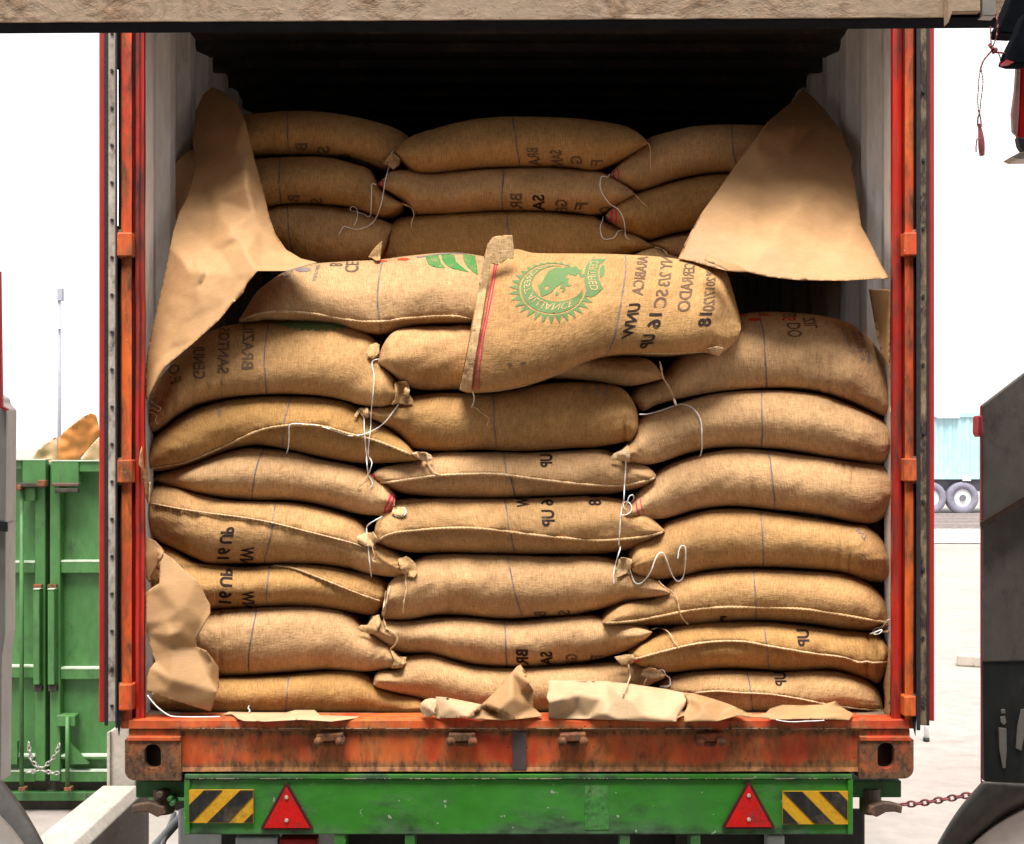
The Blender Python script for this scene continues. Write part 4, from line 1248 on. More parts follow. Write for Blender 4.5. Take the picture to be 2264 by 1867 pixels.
sheet('small crumpled lump of pale paper at the tip of the bottom left sack', 'K 385 1195 420 1165 460 1155 498 1160 500 1200 480 1240 500 1262 440 1285 400 1260 390 1230',
      [('K 385 1195', .0), ('K 460 1150', .01), ('K 440 1210', -.06), ('K 500 1200', -.01), ('K 440 1290', -.02), ('K 480 1245', -.06)], clamp=0.006, mat=M_PAPER2, crumple=0.008)
sheet('brown paper flap rising to a point in front of the bottom middle sack',
      'K 745 1245 800 1195 880 1115 950 1030 1000 980 1030 945 1055 932 1085 980 1100 1030 1110 1052 1140 1100 1140 1215 1190 1260 1200 1275 1100 1288 950 1302 800 1296 700 1288',
      [('K 745 1245', .0), ('K 800 1195', -.01), ('K 1000 980', .03), ('K 1055 930', .05), ('K 1110 1050', -.03), ('K 900 1230', -.06), ('K 1000 1150', -.05), ('K 1110 1060', -.035), ('K 1060 1120', .02), ('K 1140 1100', .04), ('K 1140 1215', .03), ('K 1200 1275', .0), ('K 900 1245', .02), ('K 800 1290', -.03), ('K 1000 1300', -.04), ('K 700 1290', -.04)], clamp=0.006, crumple=0.003)
sheet('wide pale folded paper along the sill, its square left end right of centre',
      'K 1238 1035 1400 1036 1630 1043 1750 1055 L 250 935 400 958 520 975 640 1000 655 1045 640 1090 590 1160 590 1190 400 1188 200 1180 0 1172 K 1240 1290 1245 1185 1228 1150 1240 1100',
      [('K 1238 1035', .05), ('K 1630 1043', .05), ('L 250 935', .04), ('L 640 1000', .03), ('L 655 1045', .0), ('K 1235 1110', .0), ('K 1330 1160', -.05), ('K 1245 1185', -.045), ('K 1700 1110', -.03), ('L 300 1050', -.05), ('L 600 1080', -.03),
       ('K 1600 1260', -.06), ('K 1900 1290', -.07), ('L 590 1190', -.06), ('K 1240 1290', .01), ('K 1500 1290', .0), ('K 1420 1235', .01), ('L 200 1185', -.06)], clamp=0.006, mat=M_PAPER2, crumple=0.003)
sheet('crumpled brown paper twisting along the sill before the bottom right sack',
      'L 640 998 700 1003 800 1030 870 1052 930 1072 985 1095 1060 1132 1120 1140 1180 1135 1210 1105 1290 1080 1420 1083 1560 1078 1645 1054 1665 1078 1700 1102 1768 1140 1735 1182 1600 1176 1400 1172 1250 1180 1100 1160 1000 1152 940 1165 860 1188 640 1190 640 1150 600 1165 590 1178 588 1160 640 1130 660 1090 660 1045',
      [('L 640 998', .04), ('L 760 1075', -.04), ('L 680 1090', .0), ('L 740 1140', -.06), ('L 660 1190', -.07), ('L 870 1052', .02), ('L 985 1095', .02), ('L 900 1130', .0), ('L 1000 1130', -.05), ('L 860 1190', -.07), ('L 1060 1132', -.02), ('L 1180 1135', -.05),
       ('L 1290 1080', .03), ('L 1400 1130', -.02), ('L 1645 1054', .02), ('L 1580 1100', .0), ('L 1680 1150', -.05), ('L 1768 1140', .02), ('L 1735 1182', -.05), ('L 1400 1175', -.06), ('L 1660 1090', .03), ('L 590 1178', -.06), ('L 1100 1160', -.06)], clamp=0.006, crumple=0.005)
sheet('strip of brown paper on the right wall beside the black gap',
      'F 1868 0 2008 0 2008 300 2008 600 2000 520 1950 420 1925 330 1905 220 1885 100', [('F 1868 0', .30), ('F 2008 0', .07), ('F 1960 430', .12), ('F 2008 600', .07), ('F 1900 200', .24)], clamp=0, crumple=0.006)
sheet('narrow brown paper edge at the lower right corner by the wall', 'L 2005 680 1985 850 1962 950 1975 1020 1970 1140 1990 1165 2006 1150',
      [('L 2005 680', .07), ('L 1962 950', .16), ('L 1970 1140', .12), ('L 2006 1150', .06)], clamp=0)
sheet('narrow torn brown paper edge by the left post at mid height',
      'G 30 60 50 -10 62 -60 70 60 76 170 80 250 92 280 85 420 60 330 42 280 38 170 20 140', [('G 30 60', -.01), ('G 62 -60', .07), ('G 80 250', .05), ('G 85 420', .06), ('G 38 170', -.01), ('G 20 140', -.015)], clamp=0)
sheet('brown paper edge low by the left post, above the standing creased paper', 'G 70 620 130 650 170 690 190 720 150 800 110 880 95 930 70 900 66 760', [('G 70 620', .07), ('G 190 720', .09), ('G 95 930', .06), ('G 66 760', .05)], clamp=0.004)

def string(key, path, r=0.0019, name='string', mat=None, off=0.003, N=None, free=0.0, y=None, label=None, twist=False):
    P = pts(path)
    ln = sum(math.hypot(P[i + 1][0] - P[i][0], P[i + 1][1] - P[i][1]) for i in range(len(P) - 1))
    N = N or max(12, int(ln / 3.0))
    P = spline(P, N)
    ys = []
    for p in P:
        q = minwin(p[0], p[1], 2)
        ys.append(0.06 if q is None else q)
    k = 3
    ys2 = [min(ys[max(0, i - k):i + k + 1]) for i in range(N)]
    for _ in range(4):
        ys2 = [ys2[0]] + [(ys2[i - 1] + ys2[i] * 2 + ys2[i + 1]) / 4 for i in range(1, N - 1)] + [ys2[-1]]
    if y is not None:
        ys2 = [y] * N
    Q = [U(p[0], p[1], q - r - off) for p, q in zip(P, ys2)]
    mb = MB()
    ph = random.random() * 6
    r = r * 0.86
    mb.tube(Q, r, 7, rf=lambda t: 1 + (0.28 if twist else 0.1) * math.sin(t * N * 0.9 + ph))
    o = mb.make(name, mat or M_STRING, SACKS[key].o, True)
    if label: o['label'] = label
    return o

# white strings
string('B1C', 'A 1715 465 1700 480 1685 560 1660 660 1640 780 1615 870 1580 935 1530 970 1470 985 1420 975 1385 965 1370 985 1350 1020')
string('B2C', 'A 1600 690 1572 682 1568 740 1565 830 1562 890 1545 900 1520 885 1490 875 1450 865 1425 855 1440 832 1468 845 1475 880 1470 920 1450 962')
string('B1R', 'C 143 618 130 638 92 632 80 680 85 720 110 770 150 820 200 850 230 900 245 960 248 1020 262 1045 278 1050')
string('B2R', 'C 103 890 98 920 82 970 88 1020 105 1048 135 1050 175 1038 200 998 232 990')
string('M3', 'D 1615 765 1580 775 1572 800 1585 880 1582 960 1572 1050 1565 1130 1562 1220 1550 1330 1545 1400 G 1550 90 1570 130 1555 190 1540 215')
string('C1', 'D 1505 1092 1485 1095 1505 1110 1518 1150 1520 1230 1528 1330 1535 1420 G 1535 110 1545 200 1560 235 1575 270 1560 300')
string('L0', 'D 1745 1068 1715 1110 1670 1170 1620 1215 1560 1248 1500 1268 1430 1275 1370 1258 1290 1230 1200 1205 1120 1198 1050 1195 1022 1210 1020 1280 1015 1350 1002 1395', 0.0023)
string('C2', 'G 1545 200 1535 225 1500 255 1475 285 1490 305 1500 290', 0.0017, mat=M_TWINE)
string('L2', 'G 1640 488 1590 515 1545 545 1535 580 1545 650 1550 740 1560 830 1568 888', 0.0022)
string('L2', 'G 1760 430 1785 430 1797 455 1785 480 1750 490 1720 478', 0.002)
string('R1', 'F 252 1128 250 1200 243 1300 238 1400 I 228 470 218 545 212 640 205 735', 0.0022)
string('R1', 'I 205 735 215 755 200 810 180 880 172 930 172 1000', 0.0022)
string('R2', 'I 215 540 260 535 290 505 285 470 260 450 235 462 245 500 I 262 450 275 415 298 405 305 430 290 455', 0.0018)
string('R3', 'I 280 900 295 950 315 990 350 992 390 955 420 910 445 840 470 795 495 790 520 830 545 900 570 955 600 980 630 955 645 880 650 800 645 750 620 745 605 775 597 830', 0.0024)
string('C1', 'H 1845 290 1900 288 1980 268 2075 235', 0.0022)
string('R0', 'F 590 770 630 765 680 780 720 815 745 860 755 920 757 1000 757 1060 745 1110', 0.0024)
string('R4', 'I 2008 1232 1985 1245 1960 1280 1920 1290 1895 1310 1905 1332 1940 1325 1955 1300 1900 1322 1870 1330', 0.0023)
string('C5', 'K 75 603 55 630 35 665 22 700', 0.0022)
string('C6', 'K 1875 1065 1890 1030 1930 990 1970 970 2005 970 2020 1000 2045 1020 2050 1050 2040 1075 1980 1075 2030 1085', 0.0024)
string('R6', 'L 1250 1178 1300 1188 1370 1192 1450 1188 1520 1186 1570 1182', 0.0018, y=-0.065)
string('L6', 'J 78 1015 100 1045 140 1090 190 1130 240 1155 330 1160 450 1160 560 1158', 0.0024, y=-0.02)
string('L6', 'J 755 1085 748 1100 758 1115 755 1130', 0.0022)
# jute twine ends
string('B2L', 'A 1770 812 1800 825 1835 845 1850 890 1835 930 1832 972', 0.0026, mat=M_TWINE, twist=True)
string('B1C', 'B 1890 405 1910 420 1918 460 1920 500 1918 590', 0.0017, mat=M_TWINE, twist=True)
string('B2C', 'B 1810 748 1830 770 1860 800 1900 835', 0.0017, mat=M_TWINE, twist=True)
string('B3C', 'B 1950 1102 1990 1115 2020 1135 2035 1162', 0.0026, mat=M_TWINE, twist=True)
string('M3', 'E 1380 900 1392 960 1400 1005 1420 1040 1445 1080 1465 1130 1480 1170 1488 1195', 0.0034, mat=M_TWINE, twist=True)
string('M2', 'E 135 1100 145 1140 140 1180 128 1205', 0.0018, mat=M_STRING)
string('M2', 'E 128 1205 165 1215 195 1245 240 1275 238 1300 230 1330', 0.0014, mat=M_TWINE, twist=True)
string('L1', 'G 1925 105 1945 140 1970 180 2000 205 2030 212', 0.0026, mat=M_TWINE, twist=True)
string('L0', 'D 90 1030 130 1070 165 1090 150 1110 110 1090 80 1100 50 1125 100 1120 140 1140 130 1170 150 1200', 0.0020, mat=M_TWINE)
string('L3', 'G 1800 860 1795 920 1800 980 1785 1050 1778 1130', 0.0026, mat=M_TWINE, twist=True)
string('C3', 'G 1585 650 1575 700 1590 750 1575 780 1600 790', 0.0024, mat=M_TWINE, twist=True)
string('C4', 'J 1665 320 1655 390 1645 450 1640 500', 0.003, mat=M_TWINE, twist=True)
string('C4', 'J 1690 290 1670 380 1655 450 1650 510 1665 560 1680 570', 0.003, mat=M_TWINE, twist=True)
string('C5', 'J 1660 570 1700 590 1730 615 1740 650 1715 690 1695 705', 0.0034, mat=M_TWINE, twist=True)
string('L5', 'J 1745 830 1775 810 1780 775 1800 765', 0.0032, mat=M_TWINE, twist=True)
string('C4', 'I 470 975 500 1010 545 1040 585 1080 600 1130 610 1190 635 1235 665 1265', 0.0024, mat=M_TWINE, twist=True)
string('C5', 'I 420 1300 460 1292 510 1300 545 1330 570 1375 605 1430', 0.0026, mat=M_TWINE, twist=True)
string('R5', 'L 268 800 275 850 280 890 262 940 245 980 235 1015', 0.003, mat=M_TWINE, twist=True)
string('R0', 'F 2010 765 2012 800 2020 850', 0.003, mat=M_TWINE, twist=True)
string('L3', 'G 95 260 92 320 88 400', 0.0024, mat=M_TWINE, twist=True)

# ------------------------------------------------------------------ shipping container
ZS = U(0, 1590).z            # top of the sill
ZCB = U(0, 1726).z           # underside of the castings
XL, XR = U(269, 0).x, U(2019, 0).x
CLEN = 6.0
ct = thing('shipping_container', ((XL + XR) / 2, 0, ZCB), 'open rusty red shipping container packed with coffee sacks, standing on the green trailer', 'container')
ZTOP = ZS + 2.36

def postprof(px_list, side):
    return [U(p, 0, y).x for p, y in px_list]

# corner posts: folded profile (px at front plane, depth) extruded upward
def post(px, z0, z1, name='corner_post', mats=(M_POST, M_POSTIN), split=3):
    P = [(U(p, 0, y).x, y) for p, y in px]
    n = len(P)
    NZ = 40
    v = []
    for k in range(NZ + 1):
        z = z0 + (z1 - z0) * k / NZ
        for (x, y) in P:
            wob = 0.0016 * nz(x * 30, z * 6, 2.0)
            v.append((x + wob, y + wob * 1.5, z))
    f, fm = [], []
    for k in range(NZ):
        for i in range(n - 1):
            f.append((k * n + i, k * n + i + 1, (k + 1) * n + i + 1, (k + 1) * n + i))
            fm.append(0 if i < split else 1)
    return mk(name, v, f, None, ct, False, mats=list(mats), fmat=fm)
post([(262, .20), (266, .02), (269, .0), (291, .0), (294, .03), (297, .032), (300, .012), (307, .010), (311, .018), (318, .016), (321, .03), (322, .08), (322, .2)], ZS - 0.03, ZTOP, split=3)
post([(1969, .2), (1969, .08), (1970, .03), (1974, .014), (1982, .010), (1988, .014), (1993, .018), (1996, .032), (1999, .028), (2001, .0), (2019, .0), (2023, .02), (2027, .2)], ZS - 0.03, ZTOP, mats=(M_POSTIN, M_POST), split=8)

# hinge lugs on the posts with their pins
for (a, b, c_, d_) in ((258, 292, 514, 567), (258, 292, 1017, 1068), (262, 292, 1514, 1572), (1999, 2029, 514, 565), (1999, 2029, 1014, 1065), (1999, 2026, 1540, 1585)):
    m = MB().pbox(a, b, c_, d_, -0.022, 0.05)
    o = m.make('hinge_lug', M_POST, ct, bevel=0.004)
    p0, p1 = U((a + 7) if a < 1000 else (b - 7), d_ + 5, -0.002), U((a + 7) if a < 1000 else (b - 7), c_ - 5, -0.002)
    MB().cyl(p0, p1, 0.009, 12).make('hinge_pin', M_CAST, o, True)

# black backing strips added to keep the gap between post and door dark
MB().pbox(254, 270, 500, 1560, 0.03, 0.02).make('dark_gap_backing', M_GASKET, ct)
MB().pbox(2018, 2031, 190, 1575, 0.03, 0.02).make('dark_gap_backing', M_GASKET, ct)
MB().pbox(255, 268, 60, 150, 0.03, 0.02).make('dark_gap_backing', M_GASKET, ct)

# side walls with pressed corrugations
def sidewall(xi, s, name='side_wall'):
    y, P, i = 0.075, [], 0
    P.append((xi + s * 0.0, 0.085))
    P.append((xi, 0.20))
    y = 0.20
    while y < CLEN:
        for dy, dx in ((0.068, 0.030), (0.07, 0.030), (0.068, 0.0), (0.072, 0.0)):
            y += dy
            P.append((xi + s * dx, y))
    v, f = [], []
    for (x, yy) in P:
        v += [(x, yy, ZS - 0.02), (x, yy, ZTOP), (x + s * 0.003, yy, ZS - 0.02), (x + s * 0.003, yy, ZTOP)]
    for i in range(len(P) - 1):
        a, b = 4 * i, 4 * i + 4
        f += [(a, b, b + 1, a + 1), (a + 2, a + 3, b + 3, b + 2)]
    return mk(name, v, f, M_WALL, ct)
XWL, XWR = -1.187, 1.187
sidewall(XWL, -1)
sidewall(XWR, 1)
# roof, corrugated across
v, f = [], []
y = 0.06
ZR = ZTOP - 0.02
P = []
while y < CLEN:
    for dy, dz in ((0.0, 0.0), (0.075, 0.0), (0.03, 0.022), (0.075, 0.022), (0.03, 0.0)):
        y += dy
        P.append((y, ZR + dz - 0.0))
for (yy, zz) in P:
    v += [(XWL - 0.04, yy, zz), (XWR + 0.04, yy, zz), (XWL - 0.04, yy, zz + 0.05), (XWR + 0.04, yy, zz + 0.05)]
for i in range(len(P) - 1):
    a, b = 4 * i, 4 * i + 4
    f += [(a, a + 1, b + 1, b), (a + 2, b + 2, b + 3, a + 3)]
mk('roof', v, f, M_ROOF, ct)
MB().box(XL + .004, XR - .004, 0.0, 0.06, ZTOP - 0.10, ZTOP + 0.06).make('door_header', M_POSTIN, ct, bevel=0.006)
MB().box(XWL - .04, XWR + .04, 0.075, CLEN, ZS - 0.05, ZS - 0.006).make('floor', plain('floor_boards', (0.20, 0.13, 0.08), 0.8, 0.3, 20), ct)
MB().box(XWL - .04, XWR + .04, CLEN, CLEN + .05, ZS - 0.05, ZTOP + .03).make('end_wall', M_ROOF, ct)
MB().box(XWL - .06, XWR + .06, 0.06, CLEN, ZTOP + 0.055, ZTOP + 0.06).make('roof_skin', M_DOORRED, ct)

# sill
m = MB()
zb = U(0, 1707).z
zl = U(0, 1613).z
nx = 90
x0, x1 = U(392, 0).x, U(1908, 0).x
prof = [(0.085, ZS + .001), (0.012, ZS), (-0.004, ZS - .006), (-0.006, zl + .004), (-0.001, zl - .003), (0.010, zl - .008), (0.012, zb + .012), (0.004, zb), (0.10, zb - .003)]
v, f = [], []
for i in range(nx + 1):
    x = x0 + (x1 - x0) * i / nx
    for (yy, zz) in prof:
        v.append((x, yy + 0.0022 * nz(x * 7, zz * 20, 1), zz + 0.0018 * nz(x * 5, zz * 9, 4)))
k = len(prof)
for i in range(nx):
    for j in range(k - 1):
        f.append((i * k + j, i * k + j + 1, (i + 1) * k + j + 1, (i + 1) * k + j))
sill = mk('sill', v, f, M_SILL, ct)
sill['label'] = 'rust-streaked orange red sill beam across the bottom of the opening'
# ends of the sill above the castings
for (a, b) in ((284, 402), (1898, 2012)):
    MB().pbox(a, b, 1592, 1613, -0.003, 0.08).make('sill_end', M_SILL, ct, bevel=0.003)
    MB().pbox(a, b, 1613, 1636, 0.008, 0.08).make('sill_end', M_SILL, ct, bevel=0.003)
MB().pbox(1133, 1164, 1617, 1702, 0.004, 0.004).make('paint_patch', M_DARKPAINT, ct)

# bare metal along the worn edges of the lip and flange
def worn(px0, px1, py, y, parent, mat, seedv, hh=1.7, lim=-0.1):
    """one long ragged strip; where the paint survives it sinks behind the surface"""
    v, f = [], []
    n = int((px1 - px0) / 2.2)
    for i in range(n + 1):
        x = px0 + (px1 - px0) * i / n
        on = nz(x * .021, seedv, 5) + .5 * nz(x * .17, seedv, 6) > lim
        yy = y if on else y + 0.006
        h = hh * (.45 + .9 * abs(nz(x * .13, 2, seedv)))
        v += [U(x, py - h, yy), U(x, py + hh * .5 + .6 * nz(x * .2, 7, seedv), yy)]
        if i:
            k = 2 * i
            f.append((k - 2, k - 1, k + 1, k))
    return mk('worn_edge', v, f, mat, parent)
M_BAREMETAL = plain('bare_worn_metal', (.40, .29, .20), .6, .45, 60)
worn(402, 1898, 1611, -0.0075, ct, M_BAREMETAL, 3.0)
# door keeper lugs on the sill: bent plate with two rounded knuckles
for cx in (728, 1021, 1267, 1571):
    m = MB()
    y = -0.028
    m.pprism([(cx - 29, 1624), (cx + 29, 1622), (cx + 30, 1632), (cx + 20, 1640), (cx - 20, 1641), (cx - 30, 1634)], y, 0.038)
    m.pprism([(cx - 16, 1640), (cx + 16, 1640), (cx + 12, 1652), (cx - 12, 1653)], y + .012, 0.026)
    o = m.make('keeper_lug', M_CAST, ct, bevel=0.004)
    for s in (-1, 1):
        kn = MB()
        p = U(cx + s * 24, 1640, y)
        kn.cyl(p + Vector((0, -.006, 0.0)), p + Vector((0, .036, 0.0)), 0.014, 14)
        kn.make('knuckle', M_CAST, o, True)

# corner castings with the slotted hole
def casting(pa, pb, pt, pbm, hx0, hx1, hy0, hy1, rsign):
    def rr(x0, x1, y0, y1, r, n=6, corners=(1, 1, 1, 1)):
        out = []
        for ci, (cx, cy, a) in enumerate(((x1 - r, y0 + r, -90), (x1 - r, y1 - r, 0), (x0 + r, y1 - r, 90), (x0 + r, y0 + r, 180))):
            if corners[ci]:
                out += [(cx + r * math.cos(R(a + 90 * k / n)), cy + r * math.sin(R(a + 90 * k / n))) for k in range(n + 1)]
            else:
                out.append(((x1, y0), (x1, y1), (x0, y1), (x0, y0))[ci])
        return out
    cs = (0, 1, 0, 0) if rsign > 0 else (0, 0, 1, 0)
    out = rr(pa, pb, pt, pbm, 22, 6, cs)
    hole = rr(hx0, hx1, hy0, hy1, 16.5)
    vo, fo = fill2d([out, hole], 14)
    n = len(vo)
    yf = -0.008
    V = [U(x, y, yf + 0.0015 * nz(x * .1, y * .1, 2)) for x, y in vo]
    o_ = [U(x, y, yf) for x, y in out]
    m = MB().add(V, fo)
    for loop, dep in ((out, 0.16), (hole, 0.03)):
        L = [U(x, y, yf) for x, y in loop]
        b = len(L)
        m.add(L + [Vector((q.x, q.y + dep, q.z)) for q in L], [(i, (i + 1) % b, (i + 1) % b + b, i + b) for i in range(b)])
    o = m.make('corner_casting', M_CAST, ct)
    # dark pocket behind the hole
    a, c = U(hx0 - 25, hy1 + 20, .03), U(hx1 + 25, hy0 - 20, .03)
    MB().box(a.x, c.x, 0.03, 0.14, a.z, c.z).make('pocket_back', M_CHASSIS, o)
    MB().pbox(pa + (6 if rsign < 0 else 2), pb - (2 if rsign < 0 else 6), pt - 6, pt + 3, yf - .006, 0.05).make('casting_rim', M_SILL, o, bevel=0.002)
    return o
casting(276, 400, 1636, 1726, 319, 356, 1646, 1700, -1)
casting(1900, 2020, 1636, 1722, 1940, 1978, 1643, 1700, 1)

# doors swung right back, standing at an angle behind the posts
def door(side):
    m, hin = [], None
    s = side
    xh = U(240 if s < 0 else 2044, 0, -0.02).x
    z0, z1 = U(0, 1597, -.02).z, ZTOP - 0.02
    ang = R(17.5)
    dirx, diry = s * math.sin(ang), math.cos(ang)
    nx_, ny_ = s * math.cos(ang), -math.sin(ang)      # outward normal
    def pt(along, out):
        return (xh + dirx * along + nx_ * out, -0.02 + diry * along + ny_ * out)
    def slab(name, a0, a1, o0, o1, za, zb_, mat, parent, bevel=0.002):
        q = [pt(a0, o0), pt(a1, o0), pt(a1, o1), pt(a0, o1)]
        v = [(x, y, za) for x, y in q] + [(x, y, zb_) for x, y in q]
        return mk(name, v, [(0, 1, 2, 3), (7, 6, 5, 4), (0, 4, 5, 1), (1, 5, 6, 2), (2, 6, 7, 3), (3, 7, 4, 0)], mat, parent, bevel=bevel)
    if s < 0:
        d = slab('door', 0.004, 1.15, 0.012, 0.0275, z0, z1, M_DOORRED, ct)
        slab('gasket', -0.004, 0.02, 0.001, 0.0125, z0 - .01, z1, M_GASKET, d)
        slab('gasket', -0.008, 0.02, -0.026, -0.020, z0 - .02, z1, M_GASKET, d)
        st = slab('gasket_strip', -0.002, 0.02, -0.021, 0.002, z0, z1, M_STRIP, d)
    else:
        d = slab('door', 0.004, 1.15, 0.014, 0.0285, z0 + .004, z1, M_DOORRED, ct)
        slab('gasket', -0.004, 0.02, 0.006, 0.0145, z0 - .01, z1, M_GASKET, d)
        slab('gasket', -0.010, 0.02, -0.024, -0.012, z0 - .025, z1, M_GASKET, d)
        st = slab('gasket_strip', -0.002, 0.02, -0.013, 0.007, z0 - .01, z1, M_RUSTSTRIP, d)
    rv = MB()
    z = z0 + 0.05
    while z < z1:
        x, y = pt(-0.004, -0.010 if s < 0 else -0.004)
        rv.cyl((x, y + .004, z), (x, y - .003, z), 0.005, 8)
        z += 0.115 if s < 0 else 0.21
    rv.make('rivet', M_CHASSIS, st)
    # rubber lip torn at the bottom
    x, y = pt(0.0, -0.03)
    MB().prism([(x - .012, z0 + .06), (x + .008, z0 + .06), (x + .006, z0 + .0), (x + .002 * s + .002, z0 - 0.045), (x - .006, z0 - .005)], y, y + .006).make('torn_gasket', M_GASKET, d)
    slab('inner_lining', 0.01, 1.14, -0.022, 0.010, z0 + .01, z1 - .01, M_GASKET, d)
door(-1)
door(1)

# ------------------------------------------------------------------ trailer
tr = thing('flatbed_trailer', ((XL + XR) / 2, 0.3, 0), 'green trailer under the container, hazard boards and red triangles on its rear', 'trailer')
ZB = U(0, 1717, .02).z
bm_ = MB().pbox(412, 1882, 1722, 1846, 0.01, 0.09)
for (a, b) in ((739, 763), (895, 917), (1371, 1393), (1527, 1549)):
    bm_.pbox(a, b, 1844, 1905, 0.014, 0.08)
beam = bm_.make('rear_beam', M_TRAILER, tr, bevel=0.004)
MB().pbox(408, 1884, 1713, 1723, 0.0, 0.12).make('top_flange', M_TRAILER, tr, bevel=0.002)
worn(430, 1870, 1722, -0.0015, tr, M_BAREMETAL, 9.0, 1.3, 0.0)
MB().pbox(407, 419, 1724, 1846, 0.002, 0.10).make('end_plate', M_TRAILER, tr, bevel=0.002)
MB().pbox(1875, 1886, 1724, 1846, 0.002, 0.10).make('end_plate', M_TRAILER, tr, bevel=0.002)
# scuffed patch where a sticker was
pm = paint('scuffed_sticker_patch', (0.06, 0.21, 0.05), (0.14, 0.24, 0.09), (0.03, 0.17, 0.02), 0.8, 9, (1, 1, 1), bmp=0.2)
MB().pbox(1293, 1346, 1737, 1835, 0.0085, 0.003).make('scuffed_patch', pm, tr)

def hazard(px0, px1, py0, py1, lean):
    h = MB().pbox(px0, px1, py0, py1, 0.002, 0.006).make('hazard_board', M_YELLOW, tr)
    W, H = px1 - px0, py1 - py0
    def clip(poly):
        for axis, lim, keep in ((0, px0 + 1, 1), (0, px1 - 1, -1), (1, py0 + 1, 1), (1, py1 - 1, -1)):
            out = []
            for i in range(len(poly)):
                a, b = poly[i], poly[(i + 1) % len(poly)]
                ia, ib = (a[axis] - lim) * keep >= 0, (b[axis] - lim) * keep >= 0
                if ia:
                    out.append(a)
                if ia != ib:
                    t = (lim - a[axis]) / (b[axis] - a[axis])
                    out.append((a[0] + (b[0] - a[0]) * t, a[1] + (b[1] - a[1]) * t))
            poly = out
            if not poly:
                break
        return poly
    m = MB()
    starts = [-47, 36] if lean > 0 else [-2, 82]
    for s in ([-40, 40, 120] if lean > 0 else [-75, 3, 83]):
        # bands lean like "/" (lean 1) or "\" (lean -1)
        if lean > 0:
            poly = [(px0 + s, py1), (px0 + s + 45, py1), (px0 + s + 45 + 70, py0), (px0 + s + 75, py0)]
        else:
            poly = [(px0 + s + 70, py1), (px0 + s + 112, py1), (px0 + s + 40, py0), (px0 + s - 2, py0)]
        poly = clip(poly)
        if len(poly) > 2:
            m.pprism(poly, -0.0005, 0.003)
    m.make('black_band', M_HBLACK, h)
    return h
hazard(417, 560, 1747, 1820, 1)
hazard(1730, 1875, 1750, 1823, -1)

def tri(ax, ay, bx0, bx1, by):
    t = MB().pprism([(ax - 3, ay - 2), (ax + 3, ay - 2), (bx1 + 2, by - 3), (bx1 - 2, by + 2), (bx0 + 2, by + 2), (bx0 - 2, by - 3)], 0.0, 0.008).make('warning_triangle', M_TRIEDGE, tr)
    MB().pprism([(ax, ay + 5), (bx1 - 6, by - 3), (bx0 + 6, by - 3)], -0.003, 0.003).make('reflector', M_TRI, t)
    for yy in (ay + 29, by - 19):
        p = U(ax, yy, -0.007)
        MB().cyl(p, p + Vector((0, .005, 0)), 0.0058, 12).make('bolt', M_BOLT, t, bevel=0.001)
tri(633, 1735, 578, 690, 1834)
tri(1656, 1731, 1599, 1712, 1832)

# outer stubs, twist locks
MB().pbox(300, 411, 1727, 1764, 0.05, 0.18).make('outrigger', M_TRAILDK, tr, bevel=0.003)
MB().pbox(1882, 1993, 1727, 1764, 0.05, 0.18).make('outrigger', M_TRAILDK, tr, bevel=0.003)
def twist(px, s):
    m = MB()
    c = U(px, 1772, 0.02)
    m.cyl(c + Vector((0, 0.05, 0.03)), c + Vector((0, 0.05, -0.05)), 0.034, 16)
    m.pprism([(px - 62 * s, 1783), (px - 40 * s, 1777), (px - 20 * s, 1775), (px + 10 * s, 1785), (px + 14 * s, 1800), (px - 5 * s, 1808), (px - 25 * s, 1797), (px - 45 * s, 1796), (px - 60 * s, 1800)], 0.0, 0.03)
    t = m.make('twist_lock', M_IRON, tr, bevel=0.004)
    return t
t1 = twist(352, 1)
for (a, b, r) in ((352, 1758, .011), (374, 1768, .008), (380, 1778, .009)):
    p = U(a, b, -0.005)
    MB().cyl(p, p + Vector((0, .05, 0)), r, 6).make('nut', M_IRON if r > .01 else M_TRAILDK, t1, bevel=0.002)
twist(1934, -1)

# running gear
for (a, b) in ((470, 510), (1740, 1780)):
    p, q = U(a, 0, 0), U(b, 0, 0)
    MB().box(p.x, q.x, 0.12, 5.8, ZB - 0.34, ZB - 0.01).make('chassis_rail', M_CHASSIS, tr)
for yy in (0.5, 1.6, 2.8):
    MB().box(XL + .15, XR - .15, yy, yy + .1, ZB - 0.16, ZB - 0.03).make('cross_member', M_CHASSIS, tr)
MB().box(XL + .25, XR - .25, 0.45, 0.48, ZB - 0.55, ZB - 0.17).make('mud_board', M_CHASSIS, tr)
def wheel(x, y, r=0.50, w_=0.26):
    m = MB()
    ring = []
    prof_ = [(-w_ / 2, r * .62), (-w_ / 2, r * .90), (-w_ / 2 + .03, r), (w_ / 2 - .03, r), (w_ / 2, r * .90), (w_ / 2, r * .62)]
    n = 40
    v, f = [], []
    for i in range(n):
        a = 2 * math.pi * i / n
        for (dx, rr) in prof_:
            v.append((x + dx, y + rr * math.cos(a), r + rr * math.sin(a)))
    k = len(prof_)
    for i in range(n):
        j = (i + 1) % n
        f += [(i * k + q, i * k + q + 1, j * k + q + 1, j * k + q) for q in range(k - 1)]
    t = mk('tyre', v, f, M_TYRE, tr, True)
    MB().cyl((x - w_ / 2 + .05, y, r), (x + w_ / 2 - .05, y, r), r * .63, 28).make('rim', M_CHASSIS, t)
for yy in (0.95, 2.2):
    for x in (-0.98, -0.68, 0.70, 1.0):
        wheel(x, yy)
    MB().cyl((-0.9, yy, .5), (0.9, yy, .5), 0.06, 16).make('axle', M_CHASSIS, tr)
